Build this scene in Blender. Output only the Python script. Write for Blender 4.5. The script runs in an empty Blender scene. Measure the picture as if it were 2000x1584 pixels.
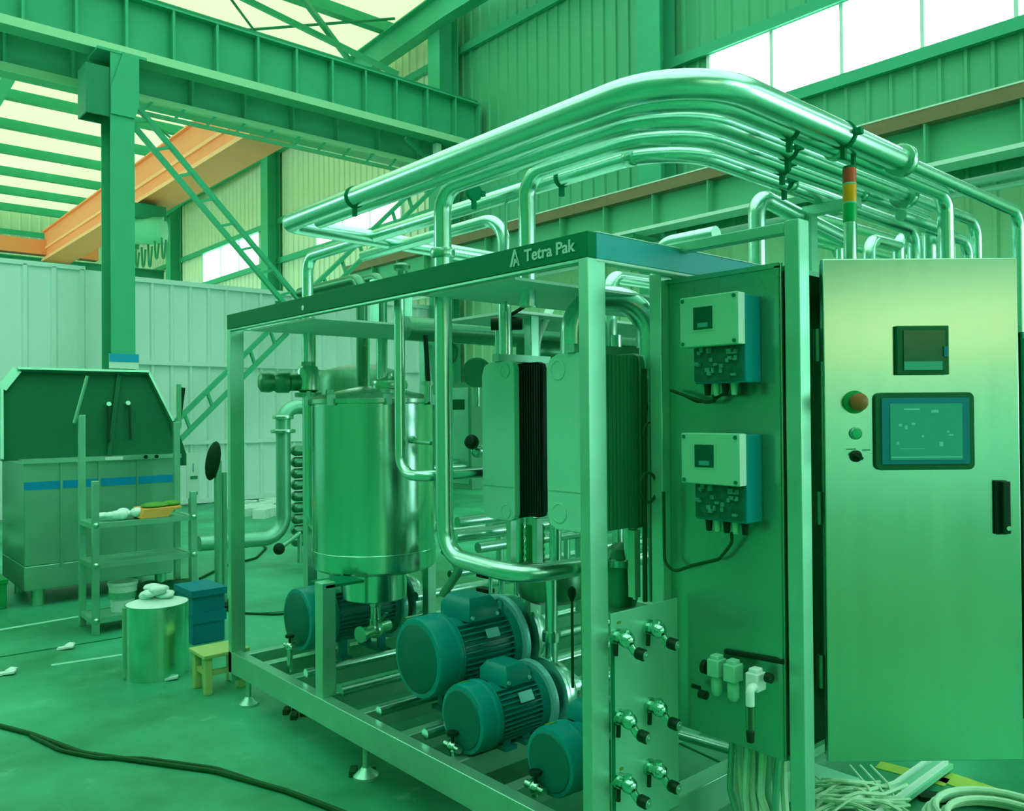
import bpy, bmesh, math, random
from mathutils import Vector, Matrix
random.seed(7)
C = bpy.context.scene.collection
SC = bpy.context.scene
PI = math.pi

# ------------------------------------------------------------------ camera
EYE = Vector((0, 0, 1.55))
FOC = 1613.9
FWD = Vector((0.66007367, 0.75114853, 0.00886762))
RGT = Vector((0.75120085, -0.66002474, -0.00803876))
UPV = Vector((1.85454043e-04, -1.19675430e-02, 9.99928369e-01))
cam_data = bpy.data.cameras.new('camera')
cam = bpy.data.objects.new('camera', cam_data)
C.objects.link(cam)
cam_data.sensor_fit = 'HORIZONTAL'
cam_data.sensor_width = 36.0
cam_data.lens = 36.0 * FOC / 2000.0
cam_data.clip_start = 0.05
cam_data.clip_end = 300
m = Matrix((RGT, UPV, -FWD)).transposed().to_4x4()
m.translation = EYE
cam.matrix_world = m
SC.camera = cam
SC.view_settings.view_transform = 'Standard'
SC.view_settings.look = 'None'
SC.view_settings.gamma = 1.0
SC.view_settings.use_curve_mapping = False
SC.view_settings.exposure = 0.2

# ------------------------------------------------------------------ daylight
world = bpy.data.worlds.new('world')
SC.world = world
world.use_nodes = True
bg = world.node_tree.nodes['Background']
bg.inputs[0].default_value = (0.93, 1.0, 0.97, 1)
bg.inputs[1].default_value = 4.6
sun_data = bpy.data.lights.new('sun', 'SUN')
sun_data.energy = 7.0
sun_data.color = (1.0, 0.99, 0.95)
sun_data.angle = 0.02
sun = bpy.data.objects.new('sun', sun_data)
sun.rotation_euler = Vector((0.30, 0.16, -1.0)).to_track_quat('-Z', 'Y').to_euler()
sun.location = (0, 0, 40)
C.objects.link(sun)


def at(px, py, x=None, y=None, z=None):
    """point of the place seen along a direction, on a given plane"""
    d = FWD * FOC + RGT * (px - 1000) - UPV * (py - 792)
    t = x / d.x if x is not None else (y / d.y if y is not None else (z - EYE.z) / d.z)
    return EYE + d * t


# ------------------------------------------------------------------ materials
def lin(c):
    return tuple(((v / 255) / 12.92 if v / 255 <= 0.04045 else ((v / 255 + 0.055) / 1.055) ** 2.4) for v in c)


def mat(name, rgb, rough=0.5, metal=0.0, var=0.10, scale=5.0, stretch=(1, 1, 1), bump=0.0, rvar=0.08, alpha=None, trans=0.0, dirt=None, spec=.28):
    mt = bpy.data.materials.new(name)
    mt.use_nodes = True
    nt = mt.node_tree
    N = nt.nodes
    b = N['Principled BSDF']
    c = lin(rgb)
    if c[1] > c[0] and c[1] > c[2]:
        c = (c[0], c[1], min(c[2] * 1.16, c[1]))
    tc = N.new('ShaderNodeTexCoord')
    mp = N.new('ShaderNodeMapping')
    mp.inputs['Scale'].default_value = stretch
    nz = N.new('ShaderNodeTexNoise')
    nz.inputs['Scale'].default_value = scale
    nz.inputs['Detail'].default_value = 5
    nt.links.new(tc.outputs['Object'], mp.inputs[0])
    nt.links.new(mp.outputs[0], nz.inputs[0])
    mx = N.new('ShaderNodeMix')
    mx.data_type = 'RGBA'
    mx.inputs[6].default_value = (*[max(0, v * (1 - 2 * var)) for v in c], 1)
    d = dirt and lin(dirt)
    mx.inputs[7].default_value = (*(d or [min(1, v * (1 + 2 * var)) for v in c]), 1)
    nt.links.new(nz.outputs[0], mx.inputs[0])
    nt.links.new(mx.outputs[2], b.inputs['Base Color'])
    mr = N.new('ShaderNodeMapRange')
    mr.inputs[3].default_value = max(0.02, rough - rvar)
    mr.inputs[4].default_value = min(1, rough + rvar)
    nt.links.new(nz.outputs[0], mr.inputs[0])
    nt.links.new(mr.outputs[0], b.inputs['Roughness'])
    b.inputs['Metallic'].default_value = metal
    if metal < .3:
        b.inputs['Specular IOR Level'].default_value = spec
        b.inputs['Specular Tint'].default_value = (.45, 1, .72, 1)
    if trans:
        b.inputs['Transmission Weight'].default_value = trans
    if bump:
        bp = N.new('ShaderNodeBump')
        bp.inputs['Strength'].default_value = bump
        bp.inputs['Distance'].default_value = 0.01
        nt.links.new(nz.outputs[0], bp.inputs['Height'])
        nt.links.new(bp.outputs[0], b.inputs['Normal'])
    return mt


K = {}
K['paint'] = mat('structure_paint', (62, 178, 124), .5, var=.07, scale=2)
K['paint_dark'] = mat('structure_paint_dark', (40, 140, 92), .55, var=.1, scale=2)
K['sheet'] = mat('wall_sheet', (84, 182, 126), .45, var=.06, scale=.6)
K['sheet_low_lit'] = mat('lower_wall_sheet_lit', (152, 224, 164), .45, var=.06, scale=.6)  # paler copy of the wall sheet, brighter light put into its colour
K['slab'] = mat('bounce_slab', (180, 220, 190), .6)  # pale so that the added slab throws light back up
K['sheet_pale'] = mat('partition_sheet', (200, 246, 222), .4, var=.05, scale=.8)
K['sheet_back_lit'] = mat('far_wall_sheet_lit', (205, 236, 190), .5, var=.06, scale=.5)  # lighter copy of the wall sheet, the left bay's stronger light painted in
K['orange'] = mat('crane_orange', (255, 156, 100), .45, var=.06, scale=1)
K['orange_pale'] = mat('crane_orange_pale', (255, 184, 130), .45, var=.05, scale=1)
K['red'] = mat('runway_red', (120, 118, 84), .55, var=.12, scale=3)
K['steel'] = mat('stainless', (150, 214, 176), .26, 1, var=.05, scale=8, stretch=(1, 1, .15), rvar=.07)
K['steel_pipe'] = mat('polished_pipe', (172, 234, 202), .27, 1, var=.01, scale=3, rvar=.015)
K['steel_brushed'] = mat('brushed_stainless', (152, 224, 186), .20, 1, var=.05, scale=4, stretch=(9, 9, .35), rvar=.05, bump=.008)
K['steel_dull'] = mat('dull_stainless', (104, 190, 146), .42, .75, var=.08, scale=5, rvar=.08)
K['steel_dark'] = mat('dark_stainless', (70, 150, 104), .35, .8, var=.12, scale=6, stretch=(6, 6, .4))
K['frame'] = mat('frame_steel', (124, 210, 164), .33, .7, var=.08, scale=7, rvar=.06)
K['frame_dark'] = mat('frame_dark_film', (0, 122, 74), .5, 0, var=.05, scale=4, spec=.06)
K['pack_green'] = mat('plate_pack', (34, 140, 84), .5, .3, var=.12, scale=4, stretch=(6, 6, .3))
K['plate_steel'] = mat('satin_plate', (116, 212, 164), .35, .4, var=.05, scale=3)
K['film_blue'] = mat('blue_film', (46, 170, 178), .32, 0, var=.08, scale=6)
K['white'] = mat('white_paint', (190, 236, 208), .5, var=.03)
K['ivory'] = mat('ivory_plastic', (110, 204, 150), .45, var=.03)
K['blue_box'] = mat('blue_plastic', (0, 140, 132), .45, var=.05)
K['black'] = mat('black_plastic', (4, 44, 26), .4, var=.1)
K['rubber'] = mat('black_rubber', (6, 46, 24), .7, var=.1)
K['hood'] = mat('black_hood', (0, 96, 54), .6, var=.06, scale=2)
K['motor'] = mat('motor_paint', (0, 144, 124), .3, var=.06, scale=7, bump=.02)
K['motor_dark'] = mat('motor_grille', (0, 108, 82), .55, var=.1, scale=30)
K['motor_top'] = mat('motor_silver', (120, 222, 204), .3, .3, var=.05)
K['gasket'] = mat('gasket_pack', (0, 52, 34), .5, var=.15, scale=4, stretch=(1, 1, .3))
K['plate_paint'] = mat('exchanger_plate', (128, 222, 176), .45, .0, var=.05, scale=3)
K['blue_tape'] = mat('blue_tape', (0, 140, 190), .4, var=.04)
K['cream_board'] = mat('card_tray', (214, 170, 84), .7, var=.06)
K['wood'] = mat('stool_wood', (150, 196, 110), .6, var=.12, scale=9, stretch=(1, 8, 1))
K['bag'] = mat('plastic_bag', (190, 240, 214), .35, var=.06, scale=6)
K['cable'] = mat('dark_cable', (10, 76, 30), .6, var=.05)
K['cable_white'] = mat('white_cable', (170, 230, 180), .45, var=.05)
K['yellow'] = mat('floor_yellow', (150, 200, 80), .6, var=.12, scale=12)
K['terminal'] = mat('terminal_plastic', (50, 150, 108), .5, var=.15, scale=40)
K['yellow_tag'] = mat('yellow_sticker', (70, 150, 50), .5, var=.05)
K['crate'] = mat('blue_crate', (0, 124, 136), .5, var=.06)
K['green_valve'] = mat('bright_green', (20, 150, 70), .45, var=.06)
K['red_lens'] = mat('red_lens', (190, 84, 60), .25, var=.04)
K['amber_lens'] = mat('amber_lens', (222, 160, 20), .25, var=.04)
K['green_lens'] = mat('green_lens', (0, 170, 84), .25, var=.04)
K['red_button'] = mat('red_button', (130, 90, 44), .35, var=.05)
K['green_button'] = mat('green_button', (40, 180, 110), .35, var=.04)
K['screen'] = mat('display_glass', (48, 158, 128), .15, var=.04, scale=3)
K['screen_dark'] = mat('dark_display', (4, 90, 56), .12, var=.05, scale=3)
K['bezel'] = mat('blue_bezel', (0, 120, 132), .35, var=.03)
K['bezel_dark'] = mat('dark_bezel', (0, 92, 48), .35, var=.03)
K['text'] = mat('white_print', (150, 214, 180), .5, var=.0)
K['sign_blue'] = mat('sign_blue', (10, 160, 200), .4, var=.03)
K['board'] = mat('circuit_board', (6, 96, 66), .45, var=.3, scale=60)
K['door_steel'] = mat('door_stainless', (140, 202, 164), .20, 1, var=.05, scale=3, stretch=(7, 7, .35), rvar=.04, bump=.015)
K['panel_steel'] = mat('panel_stainless', (104, 186, 142), .28, .85, var=.06, scale=3, stretch=(1, 1, .3), rvar=.05, bump=.05)

# floor: worn green coated concrete
def floor_material():
    mt = bpy.data.materials.new('floor_coating')
    mt.use_nodes = True
    nt = mt.node_tree
    N = nt.nodes
    b = N['Principled BSDF']
    tc = N.new('ShaderNodeTexCoord')
    n1 = N.new('ShaderNodeTexNoise'); n1.inputs['Scale'].default_value = .55; n1.inputs['Detail'].default_value = 6; n1.inputs['Roughness'].default_value = .62
    n2 = N.new('ShaderNodeTexNoise'); n2.inputs['Scale'].default_value = 3.4; n2.inputs['Detail'].default_value = 8; n2.inputs['Roughness'].default_value = .7
    nt.links.new(tc.outputs['Object'], n1.inputs[0]); nt.links.new(tc.outputs['Object'], n2.inputs[0])
    r1 = N.new('ShaderNodeValToRGB')
    r1.color_ramp.elements[0].position = .36; r1.color_ramp.elements[0].color = (*lin((8, 122, 72)), 1)
    r1.color_ramp.elements[1].position = .68; r1.color_ramp.elements[1].color = (*lin((58, 192, 142)), 1)
    nt.links.new(n1.outputs[0], r1.inputs[0])
    r2 = N.new('ShaderNodeValToRGB')
    r2.color_ramp.elements[0].position = .60; r2.color_ramp.elements[0].color = (0, 0, 0, 1)
    r2.color_ramp.elements[1].position = .78; r2.color_ramp.elements[1].color = (.7, .7, .7, 1)
    nt.links.new(n2.outputs[0], r2.inputs[0])
    mx = N.new('ShaderNodeMix'); mx.data_type = 'RGBA'
    mx.inputs[7].default_value = (*lin((105, 208, 164)), 1)
    nt.links.new(r2.outputs[0], mx.inputs[0]); nt.links.new(r1.outputs[0], mx.inputs[6])
    nt.links.new(mx.outputs[2], b.inputs['Base Color'])
    mr = N.new('ShaderNodeMapRange'); mr.inputs[3].default_value = .32; mr.inputs[4].default_value = .6
    nt.links.new(n2.outputs[0], mr.inputs[0]); nt.links.new(mr.outputs[0], b.inputs['Roughness'])
    return mt
K['floor'] = floor_material()


def roof_material(name, k, c0, c1):
    mt = bpy.data.materials.new(name)
    mt.use_nodes = True
    nt = mt.node_tree
    N = nt.nodes
    out = N['Material Output']
    N.remove(N['Principled BSDF'])
    tr = N.new('ShaderNodeBsdfTranslucent'); df = N.new('ShaderNodeBsdfDiffuse'); ad = N.new('ShaderNodeMixShader')
    tc = N.new('ShaderNodeTexCoord'); nz = N.new('ShaderNodeTexNoise'); nz.inputs['Scale'].default_value = .35
    nt.links.new(tc.outputs['Object'], nz.inputs[0])
    rp = N.new('ShaderNodeValToRGB')
    rp.color_ramp.elements[0].position = .3; rp.color_ramp.elements[0].color = (*[v * k for v in c0], 1)
    rp.color_ramp.elements[1].position = .7; rp.color_ramp.elements[1].color = (*[v * k for v in c1], 1)
    nt.links.new(nz.outputs[0], rp.inputs[0]); nt.links.new(rp.outputs[0], tr.inputs[0])
    df.inputs[0].default_value = (*lin((150, 220, 160)), 1)
    ad.inputs[0].default_value = .35
    nt.links.new(tr.outputs[0], ad.inputs[1]); nt.links.new(df.outputs[0], ad.inputs[2])
    nt.links.new(ad.outputs[0], out.inputs[0])
    return mt
K['roof'] = roof_material('roof_translucent_sheet', .38, (.44, .56, .30), (.50, .62, .38))
K['roof_near'] = roof_material('roof_near_sheet', .66, (.54, .60, .52), (.60, .66, .58))  # near roof, out of view, made to pass more light into the hall


def pane_material(name, tint, gloss=.08):
    mt = bpy.data.materials.new(name)
    mt.use_nodes = True
    nt = mt.node_tree
    N = nt.nodes
    out = N['Material Output']
    N.remove(N['Principled BSDF'])
    tr = N.new('ShaderNodeBsdfTransparent'); tr.inputs[0].default_value = (*tint, 1)
    gl = N.new('ShaderNodeBsdfGlossy'); gl.inputs['Roughness'].default_value = .05
    mx = N.new('ShaderNodeMixShader'); mx.inputs[0].default_value = gloss
    nt.links.new(tr.outputs[0], mx.inputs[1]); nt.links.new(gl.outputs[0], mx.inputs[2]); nt.links.new(mx.outputs[0], out.inputs[0])
    return mt
K['pane'] = pane_material('window_glass', (.92, .98, .96))
K['pane_warm'] = pane_material('warm_tint_pane', (1.0, .70, .50))  # added pane, tinted to put a warm band on the cabinet door
K['pane_pale'] = pane_material('pale_tint_pane', (.58, .64, .56))  # added pane, tint set for the pale band in the door's reflection
K['pane_dim'] = pane_material('dim_tint_pane', (.36, .52, .42))  # added pane, dimmed by tint alone to shape the door's lower reflection
K['clear_plastic'] = pane_material('clear_plastic', (.55, .85, .6), .12)


# ------------------------------------------------------------------ mesh builder
class MB:
    def __init__(s):
        s.v = []; s.f = []
    def add(s, vs, fs):
        o = len(s.v)
        s.v += [Vector(v) for v in vs]
        s.f += [tuple(i + o for i in f) for f in fs]
        return s
    def bx(s, x0, y0, z0, x1, y1, z1):
        return s.add([(x0, y0, z0), (x1, y0, z0), (x1, y1, z0), (x0, y1, z0), (x0, y0, z1), (x1, y0, z1), (x1, y1, z1), (x0, y1, z1)],
                     [(3, 2, 1, 0), (4, 5, 6, 7), (0, 1, 5, 4), (1, 2, 6, 5), (2, 3, 7, 6), (3, 0, 4, 7)])
    def cb(s, c, d, ex=Vector((1, 0, 0)), ey=Vector((0, 1, 0)), ez=Vector((0, 0, 1))):
        c = Vector(c); ex = Vector(ex); ey = Vector(ey); ez = Vector(ez)
        vs = [c + ex * (d[0] / 2 * a) + ey * (d[1] / 2 * b_) + ez * (d[2] / 2 * e) for e in (-1, 1) for a, b_ in ((-1, -1), (1, -1), (1, 1), (-1, 1))]
        return s.add(vs, [(3, 2, 1, 0), (4, 5, 6, 7), (0, 1, 5, 4), (1, 2, 6, 5), (2, 3, 7, 6), (3, 0, 4, 7)])
    def bar(s, p0, p1, w, h, up=(0, 0, 1)):
        p0 = Vector(p0); p1 = Vector(p1)
        e = (p1 - p0); L = e.length; e.normalize()
        u = Vector(up)
        if abs(e.dot(u)) > .98: u = Vector((1, 0, 0))
        sd = e.cross(u).normalized(); u = sd.cross(e).normalized()
        return s.cb((p0 + p1) / 2, (L, w, h), e, sd, u)
    def lathe(s, prof, o, ax, n=24):
        o = Vector(o); ax = Vector(ax).normalized()
        t = Vector((0, 0, 1)) if abs(ax.z) < .9 else Vector((1, 0, 0))
        a = ax.cross(t).normalized(); b = ax.cross(a).normalized()
        vs = []; fs = []
        for r, h in prof:
            for k in range(n):
                q = 2 * PI * k / n
                vs.append(o + ax * h + (a * math.cos(q) + b * math.sin(q)) * r)
        for i in range(len(prof) - 1):
            for k in range(n):
                k2 = (k + 1) % n
                fs.append((i * n + k, i * n + k2, (i + 1) * n + k2, (i + 1) * n + k))
        if prof[0][0] > 1e-5: fs.append(tuple(range(n - 1, -1, -1)))
        if prof[-1][0] > 1e-5: fs.append(tuple((len(prof) - 1) * n + k for k in range(n)))
        return s.add(vs, fs)
    def cyl(s, p0, p1, r, r1=None, n=18):
        p0 = Vector(p0); p1 = Vector(p1)
        return s.lathe([(r, 0), (r if r1 is None else r1, (p1 - p0).length)], p0, p1 - p0, n)
    def tube(s, path, r, fil=0.0, n=14, seg=8):
        P = [Vector(p) for p in path]
        pts = [P[0]]
        for i in range(1, len(P) - 1):
            a = (P[i - 1] - P[i]); b = (P[i + 1] - P[i])
            la, lb = a.length, b.length
            a.normalize(); b.normalize()
            ang = a.angle(b)
            f = fil[i - 1] if isinstance(fil, (list, tuple)) else fil
            if f <= 0 or ang > PI - .02:
                pts.append(P[i]); continue
            t = min(f / math.tan(ang / 2), la * .49, lb * .49)
            ff = t * math.tan(ang / 2)
            cdir = (a + b).normalized()
            cen = P[i] + cdir * (ff / math.sin(ang / 2))
            s0 = P[i] + a * t - cen; s1 = P[i] + b * t - cen
            tot = s0.angle(s1)
            for k in range(seg + 1):
                w = k / seg
                pts.append(cen + (s0 * math.sin((1 - w) * tot) + s1 * math.sin(w * tot)) / math.sin(tot))
        pts.append(P[-1])
        Q = [pts[0]]
        for p in pts[1:]:
            if (p - Q[-1]).length > 1e-5: Q.append(p)
        pts = Q
        T = []
        for i in range(len(pts)):
            d = (pts[min(i + 1, len(pts) - 1)] - pts[max(i - 1, 0)])
            T.append(d.normalized())
        t = Vector((0, 0, 1)) if abs(T[0].z) < .9 else Vector((1, 0, 0))
        nrm = T[0].cross(t).normalized()
        vs = []; fs = []
        for i, p in enumerate(pts):
            if i:
                q = T[i - 1].rotation_difference(T[i]); nrm = q @ nrm
            b = T[i].cross(nrm)
            for k in range(n):
                g = 2 * PI * k / n
                vs.append(p + (nrm * math.cos(g) + b * math.sin(g)) * r)
        m_ = len(pts)
        for i in range(m_ - 1):
            for k in range(n):
                k2 = (k + 1) % n
                fs.append((i * n + k, i * n + k2, (i + 1) * n + k2, (i + 1) * n + k))
        fs.append(tuple(range(n - 1, -1, -1))); fs.append(tuple((m_ - 1) * n + k for k in range(n)))
        return s.add(vs, fs)
    def prism(s, poly, o, ex, ey, ez, h):
        """polygon (2d list) in plane ex,ey at o extruded h along ez"""
        o = Vector(o); ex = Vector(ex); ey = Vector(ey); ez = Vector(ez)
        n = len(poly)
        vs = [o + ex * a + ey * b for a, b in poly] + [o + ex * a + ey * b + ez * h for a, b in poly]
        fs = [tuple(range(n - 1, -1, -1)), tuple(range(n, 2 * n))] + [(i, (i + 1) % n, n + (i + 1) % n, n + i) for i in range(n)]
        return s.add(vs, fs)
    def ball(s, c, r, n=14, sq=(1, 1, 1)):
        o = len(s.v)
        prof = [(math.sin(PI * i / 8) * r, -math.cos(PI * i / 8) * r) for i in range(9)]
        s.lathe(prof, (0, 0, 0), (0, 0, 1), n)
        for i in range(o, len(s.v)):
            p = s.v[i]; s.v[i] = Vector((p.x * sq[0], p.y * sq[1], p.z * sq[2])) + Vector(c)
        return s
    def xf(s, M):
        s.v = [M @ v for v in s.v]
        return s


def mesh_of(name, mb, m, off=None, ang=38):
    me = bpy.data.meshes.new(name)
    off = Vector(off) if off is not None else Vector((0, 0, 0))
    me.from_pydata([v - off for v in mb.v], [], mb.f)
    bm = bmesh.new(); bm.from_mesh(me)
    bmesh.ops.recalc_face_normals(bm, faces=bm.faces)
    bm.to_mesh(me); bm.free()
    me.polygons.foreach_set('use_smooth', [True] * len(me.polygons))
    me.set_sharp_from_angle(angle=math.radians(ang))
    me.materials.append(m)
    return me


def bevel(o, w, seg=2):
    md = o.modifiers.new('bevel', 'BEVEL'); md.width = w; md.segments = seg; md.limit_method = 'ANGLE'; md.angle_limit = math.radians(40)


def part(name, mb, m, parent=None, bev=0, label=None, kind=None, ang=38):
    """a mesh object; vertices given in world coordinates, origin taken from its top-level thing"""
    off = root_loc(parent)
    o = bpy.data.objects.new(name, mesh_of(name, mb, m, off, ang))
    C.objects.link(o)
    o.parent = parent
    if bev: bevel(o, bev)
    if label: o['label'] = label
    if kind: o['kind'] = kind
    return o


def root_loc(o):
    while o.parent: o = o.parent
    return o.location


def tag(o, label, cat, group=None):
    o['label'] = label; o['category'] = cat
    if group: o['group'] = group
    return o


def thing(name, label, cat, loc, group=None):
    o = bpy.data.objects.new(name, None); C.objects.link(o)
    o.empty_display_size = .1
    o.location = loc
    return tag(o, label, cat, group)


def single(name, mb, m, label, cat, loc, group=None, bev=0, kind=None):
    o = bpy.data.objects.new(name, mesh_of(name, mb, m, loc)); C.objects.link(o)
    o.location = loc
    if bev: bevel(o, bev)
    if kind: o['kind'] = kind
    return tag(o, label, cat, group)


def struct(name, mb=None, m=None, loc=(0, 0, 0)):
    o = bpy.data.objects.new(name, mesh_of(name, mb, m, loc) if mb else None); C.objects.link(o)
    o.location = loc
    o['kind'] = 'structure'
    return o


def inst(name, me, parent, loc, rz=0):
    o = bpy.data.objects.new(name, me); C.objects.link(o); o.parent = parent
    o.location = Vector(loc) - root_loc(parent); o.rotation_euler = (0, 0, rz)
    return o

# =================================================================== the hall
XW = 11.0          # inner face of the long window wall
YB = 36.0          # far end wall
X0, Y0 = -9.0, -11.0

floor = struct('floor', MB().bx(X0 - .2, Y0 - .2, -.2, XW + .2, YB + .2, 0), K['floor'])
part('bounce_slab', MB().bx(X0, 14.6, 0, XW, YB, .004), K['slab'], floor, label='unseen pale slab added beyond the partition to bounce light')  # slab added out of sight to brighten the left bay from below
# painted lines and joints in the floor
def strip(a, b, w, z=.002):
    return MB().bar((a.x, a.y, z), (b.x, b.y, z), w, .003)
K['line'] = mat('floor_line', (120, 210, 162), .6, var=.15, scale=10)
part('painted_line', strip(at(-60, 1241, z=0), at(246, 1189, z=0), .05), K['line'], floor, label='pale painted line')
part('painted_line', strip(at(100, 1300, z=0), at(330, 1266, z=0), .04), K['line'], floor, label='pale painted line')
K['joint'] = mat('floor_joint', (10, 104, 58), .7)
for a, b in (((470, 1200), (600, 1192)), ((-40, 1290), (240, 1245)), ((1300, 1440), (1430, 1500))):
    part('joint', strip(at(*a, z=0), at(*b, z=0), .012), K['joint'], floor)
part('yellow_stripe', strip(at(1715, 1494, z=0), at(1850, 1530, z=0), .085), K['yellow'], floor, label='yellow painted floor stripe')
part('yellow_stripe', strip(at(1845, 1518, z=0), at(1955, 1556, z=0), .12), K['yellow'], floor, label='yellow painted floor stripe')


def rib_sheet(w, z0, z1, pitch, dep, name, m, th=.012):
    """profiled metal sheet: width along +X, ribs towards -Y"""
    n = max(1, round(w / pitch)); p = w / n
    xs = []
    for i in range(n):
        a = i * p
        xs += [(a, 0), (a + p * .07, -dep), (a + p * .20, -dep), (a + p * .27, 0)]
    xs.append((w, 0))
    vs = [(x, y, z) for z in (z0, z1) for x, y in xs] + [(x, y + th, z) for z in (z0, z1) for x, y in xs]
    k = len(xs)
    fs = []
    for i in range(k - 1):
        fs.append((i, i + 1, k + i + 1, k + i)); fs.append((2 * k + i + 1, 2 * k + i, 3 * k + i, 3 * k + i + 1))
    fs.append((0, k, 3 * k, 2 * k)); fs.append((k - 1, 3 * k - 1 - 0, 4 * k - 1, 2 * k - 1) if False else (k - 1, 2 * k - 1, 4 * k - 1, 3 * k - 1))
    mb = MB().add(vs, fs)
    return mesh_of(name, mb, m, ang=20)


# --- long window wall (x = XW), sheets facing -x: local X -> -y (rz=-90deg)
WZ0, WZ1 = 6.16, 7.16
wins = [('window_1', 1.2, 7.66, 6), ('window_2', 16.4, 20.5, 3), ('window_3', 24.2, 28.7, 3), ('window_4', -9.5, -1.5, 7)]
ADDED_GATE = (-9.3, -4.4, 4.1)  # unseen opening, added and sized for reflections in the frame steel
wr = struct('wall_right')
def in_win(a, b):
    return any(a < y1 - .01 and b > y0 + .01 for _, y0, y1, _ in wins)
cuts = sorted({Y0, YB} | {v for _, a, b, _ in wins for v in (a, b)} | {ADDED_GATE[0], ADDED_GATE[1]})
shared = {}
def sheet_mesh(w, z0, z1, m='sheet', pitch=.3, dep=.035):
    k = (round(w, 3), z0, z1, m, pitch)
    if k not in shared: shared[k] = rib_sheet(w, z0, z1, pitch, dep, 'sheet', K[m])
    return shared[k]
for a, b in zip(cuts, cuts[1:]):
    n = max(1, round((b - a) / .9)); w = (b - a) / n
    for i in range(n):
        lo, hi = a + i * w, a + (i + 1) * w
        mu, ml_ = ('sheet', 'sheet_low_lit') if lo < 14.0 else ('sheet_back_lit', 'sheet_back_lit')
        if ADDED_GATE[0] - .01 < lo and hi < ADDED_GATE[1] + .01:
            inst('sheet', sheet_mesh(w, ADDED_GATE[2], 4.2, ml_), wr, (XW, hi, 0), -PI / 2)
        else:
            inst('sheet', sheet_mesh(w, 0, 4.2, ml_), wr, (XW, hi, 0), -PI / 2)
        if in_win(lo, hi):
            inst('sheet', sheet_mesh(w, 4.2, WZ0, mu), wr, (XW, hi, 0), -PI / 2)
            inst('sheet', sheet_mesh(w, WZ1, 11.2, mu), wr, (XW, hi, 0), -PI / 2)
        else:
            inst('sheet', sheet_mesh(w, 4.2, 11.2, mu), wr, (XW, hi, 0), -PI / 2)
for z in (9.35, 7.25, 6.08, 4.6):
    part('girt', MB().bx(XW - .13, Y0, z - .08, XW - .04, YB, z + .08), K['paint'], wr)
for nm, y0, y1, n in wins:
    wd = struct(nm, None, None, (XW, (y0 + y1) / 2, WZ0))
    fr = MB()
    fr.bx(XW - .09, y0 - .05, WZ0 - .06, XW + .02, y1 + .05, WZ0)
    fr.bx(XW - .07, y0 - .05, WZ1, XW + .02, y1 + .05, WZ1 + .06)
    fr.bx(XW - .07, y0 - .06, WZ0, XW + .02, y0, WZ1); fr.bx(XW - .07, y1, WZ0, XW + .02, y1 + .06, WZ1)
    part('window_frame', fr, K['white'], wd)
    for i in range(1, n):
        y = y0 + (y1 - y0) * i / n
        part('mullion', MB().bx(XW - .06, y - .025, WZ0, XW, y + .025, WZ1), K['white'], wd)
    for i in range(n):
        ya, yb = y0 + (y1 - y0) * i / n, y0 + (y1 - y0) * (i + 1) / n
        part('pane', MB().bx(XW - .022, ya + .005, WZ0, XW - .016, yb - .005, WZ1), K['pane'], wd)

gt = struct('added_gate', None, None, (XW, ADDED_GATE[0], 0))  # gate added on the unseen stretch of wall as a bright reflection
part('door_frame', MB().bx(XW - .1, ADDED_GATE[0] - .08, 0, XW + .05, ADDED_GATE[0], ADDED_GATE[2]).bx(XW - .1, ADDED_GATE[1], 0, XW + .05, ADDED_GATE[1] + .08, ADDED_GATE[2]).bx(XW - .1, ADDED_GATE[0] - .08, ADDED_GATE[2], XW + .05, ADDED_GATE[1] + .08, ADDED_GATE[2] + .1), K['paint'], gt)
# --- far end wall, left wall, wall behind the camera
wb = struct('wall_back')
for i in range(20):
    inst('sheet', sheet_mesh(1.0, 0, 11.2, 'sheet_back_lit', .33), wb, (X0 + i * 1.0, YB, 0), 0)
for z in (8.55, 6.9):
    part('girt', MB().bx(X0, YB - .13, z - .09, XW, YB - .04, z + .09), K['paint'], wb)
def walled(n, loc, rz, holes):
    """1 m sheets side by side along local x, with rectangular openings (first, last sheet, z0, z1)"""
    w_ = struct('wall_left' if 0 < rz < 2 else 'wall_front')
    for i in range(n):
        segs = [(0, 11.2)]
        for a, b, z0, z1 in holes:
            if a <= i < b: segs = [(0, z0), (z1, 11.2)]
        p = Vector(loc) + Vector((math.cos(rz), math.sin(rz), 0)) * i
        for z0, z1 in segs:
            if z1 - z0 > .02: inst('sheet', sheet_mesh(1.0, z0, z1, 'sheet', .33), w_, p, rz)
    return w_
walled(47, (X0, Y0, 0), PI / 2, [(27, 45, 1.0, 9.0)])
walled(20, (XW, Y0, 0), PI, [(0, 7, 1.5, 6.4), (9, 14, .15, 3.75)])
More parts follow.
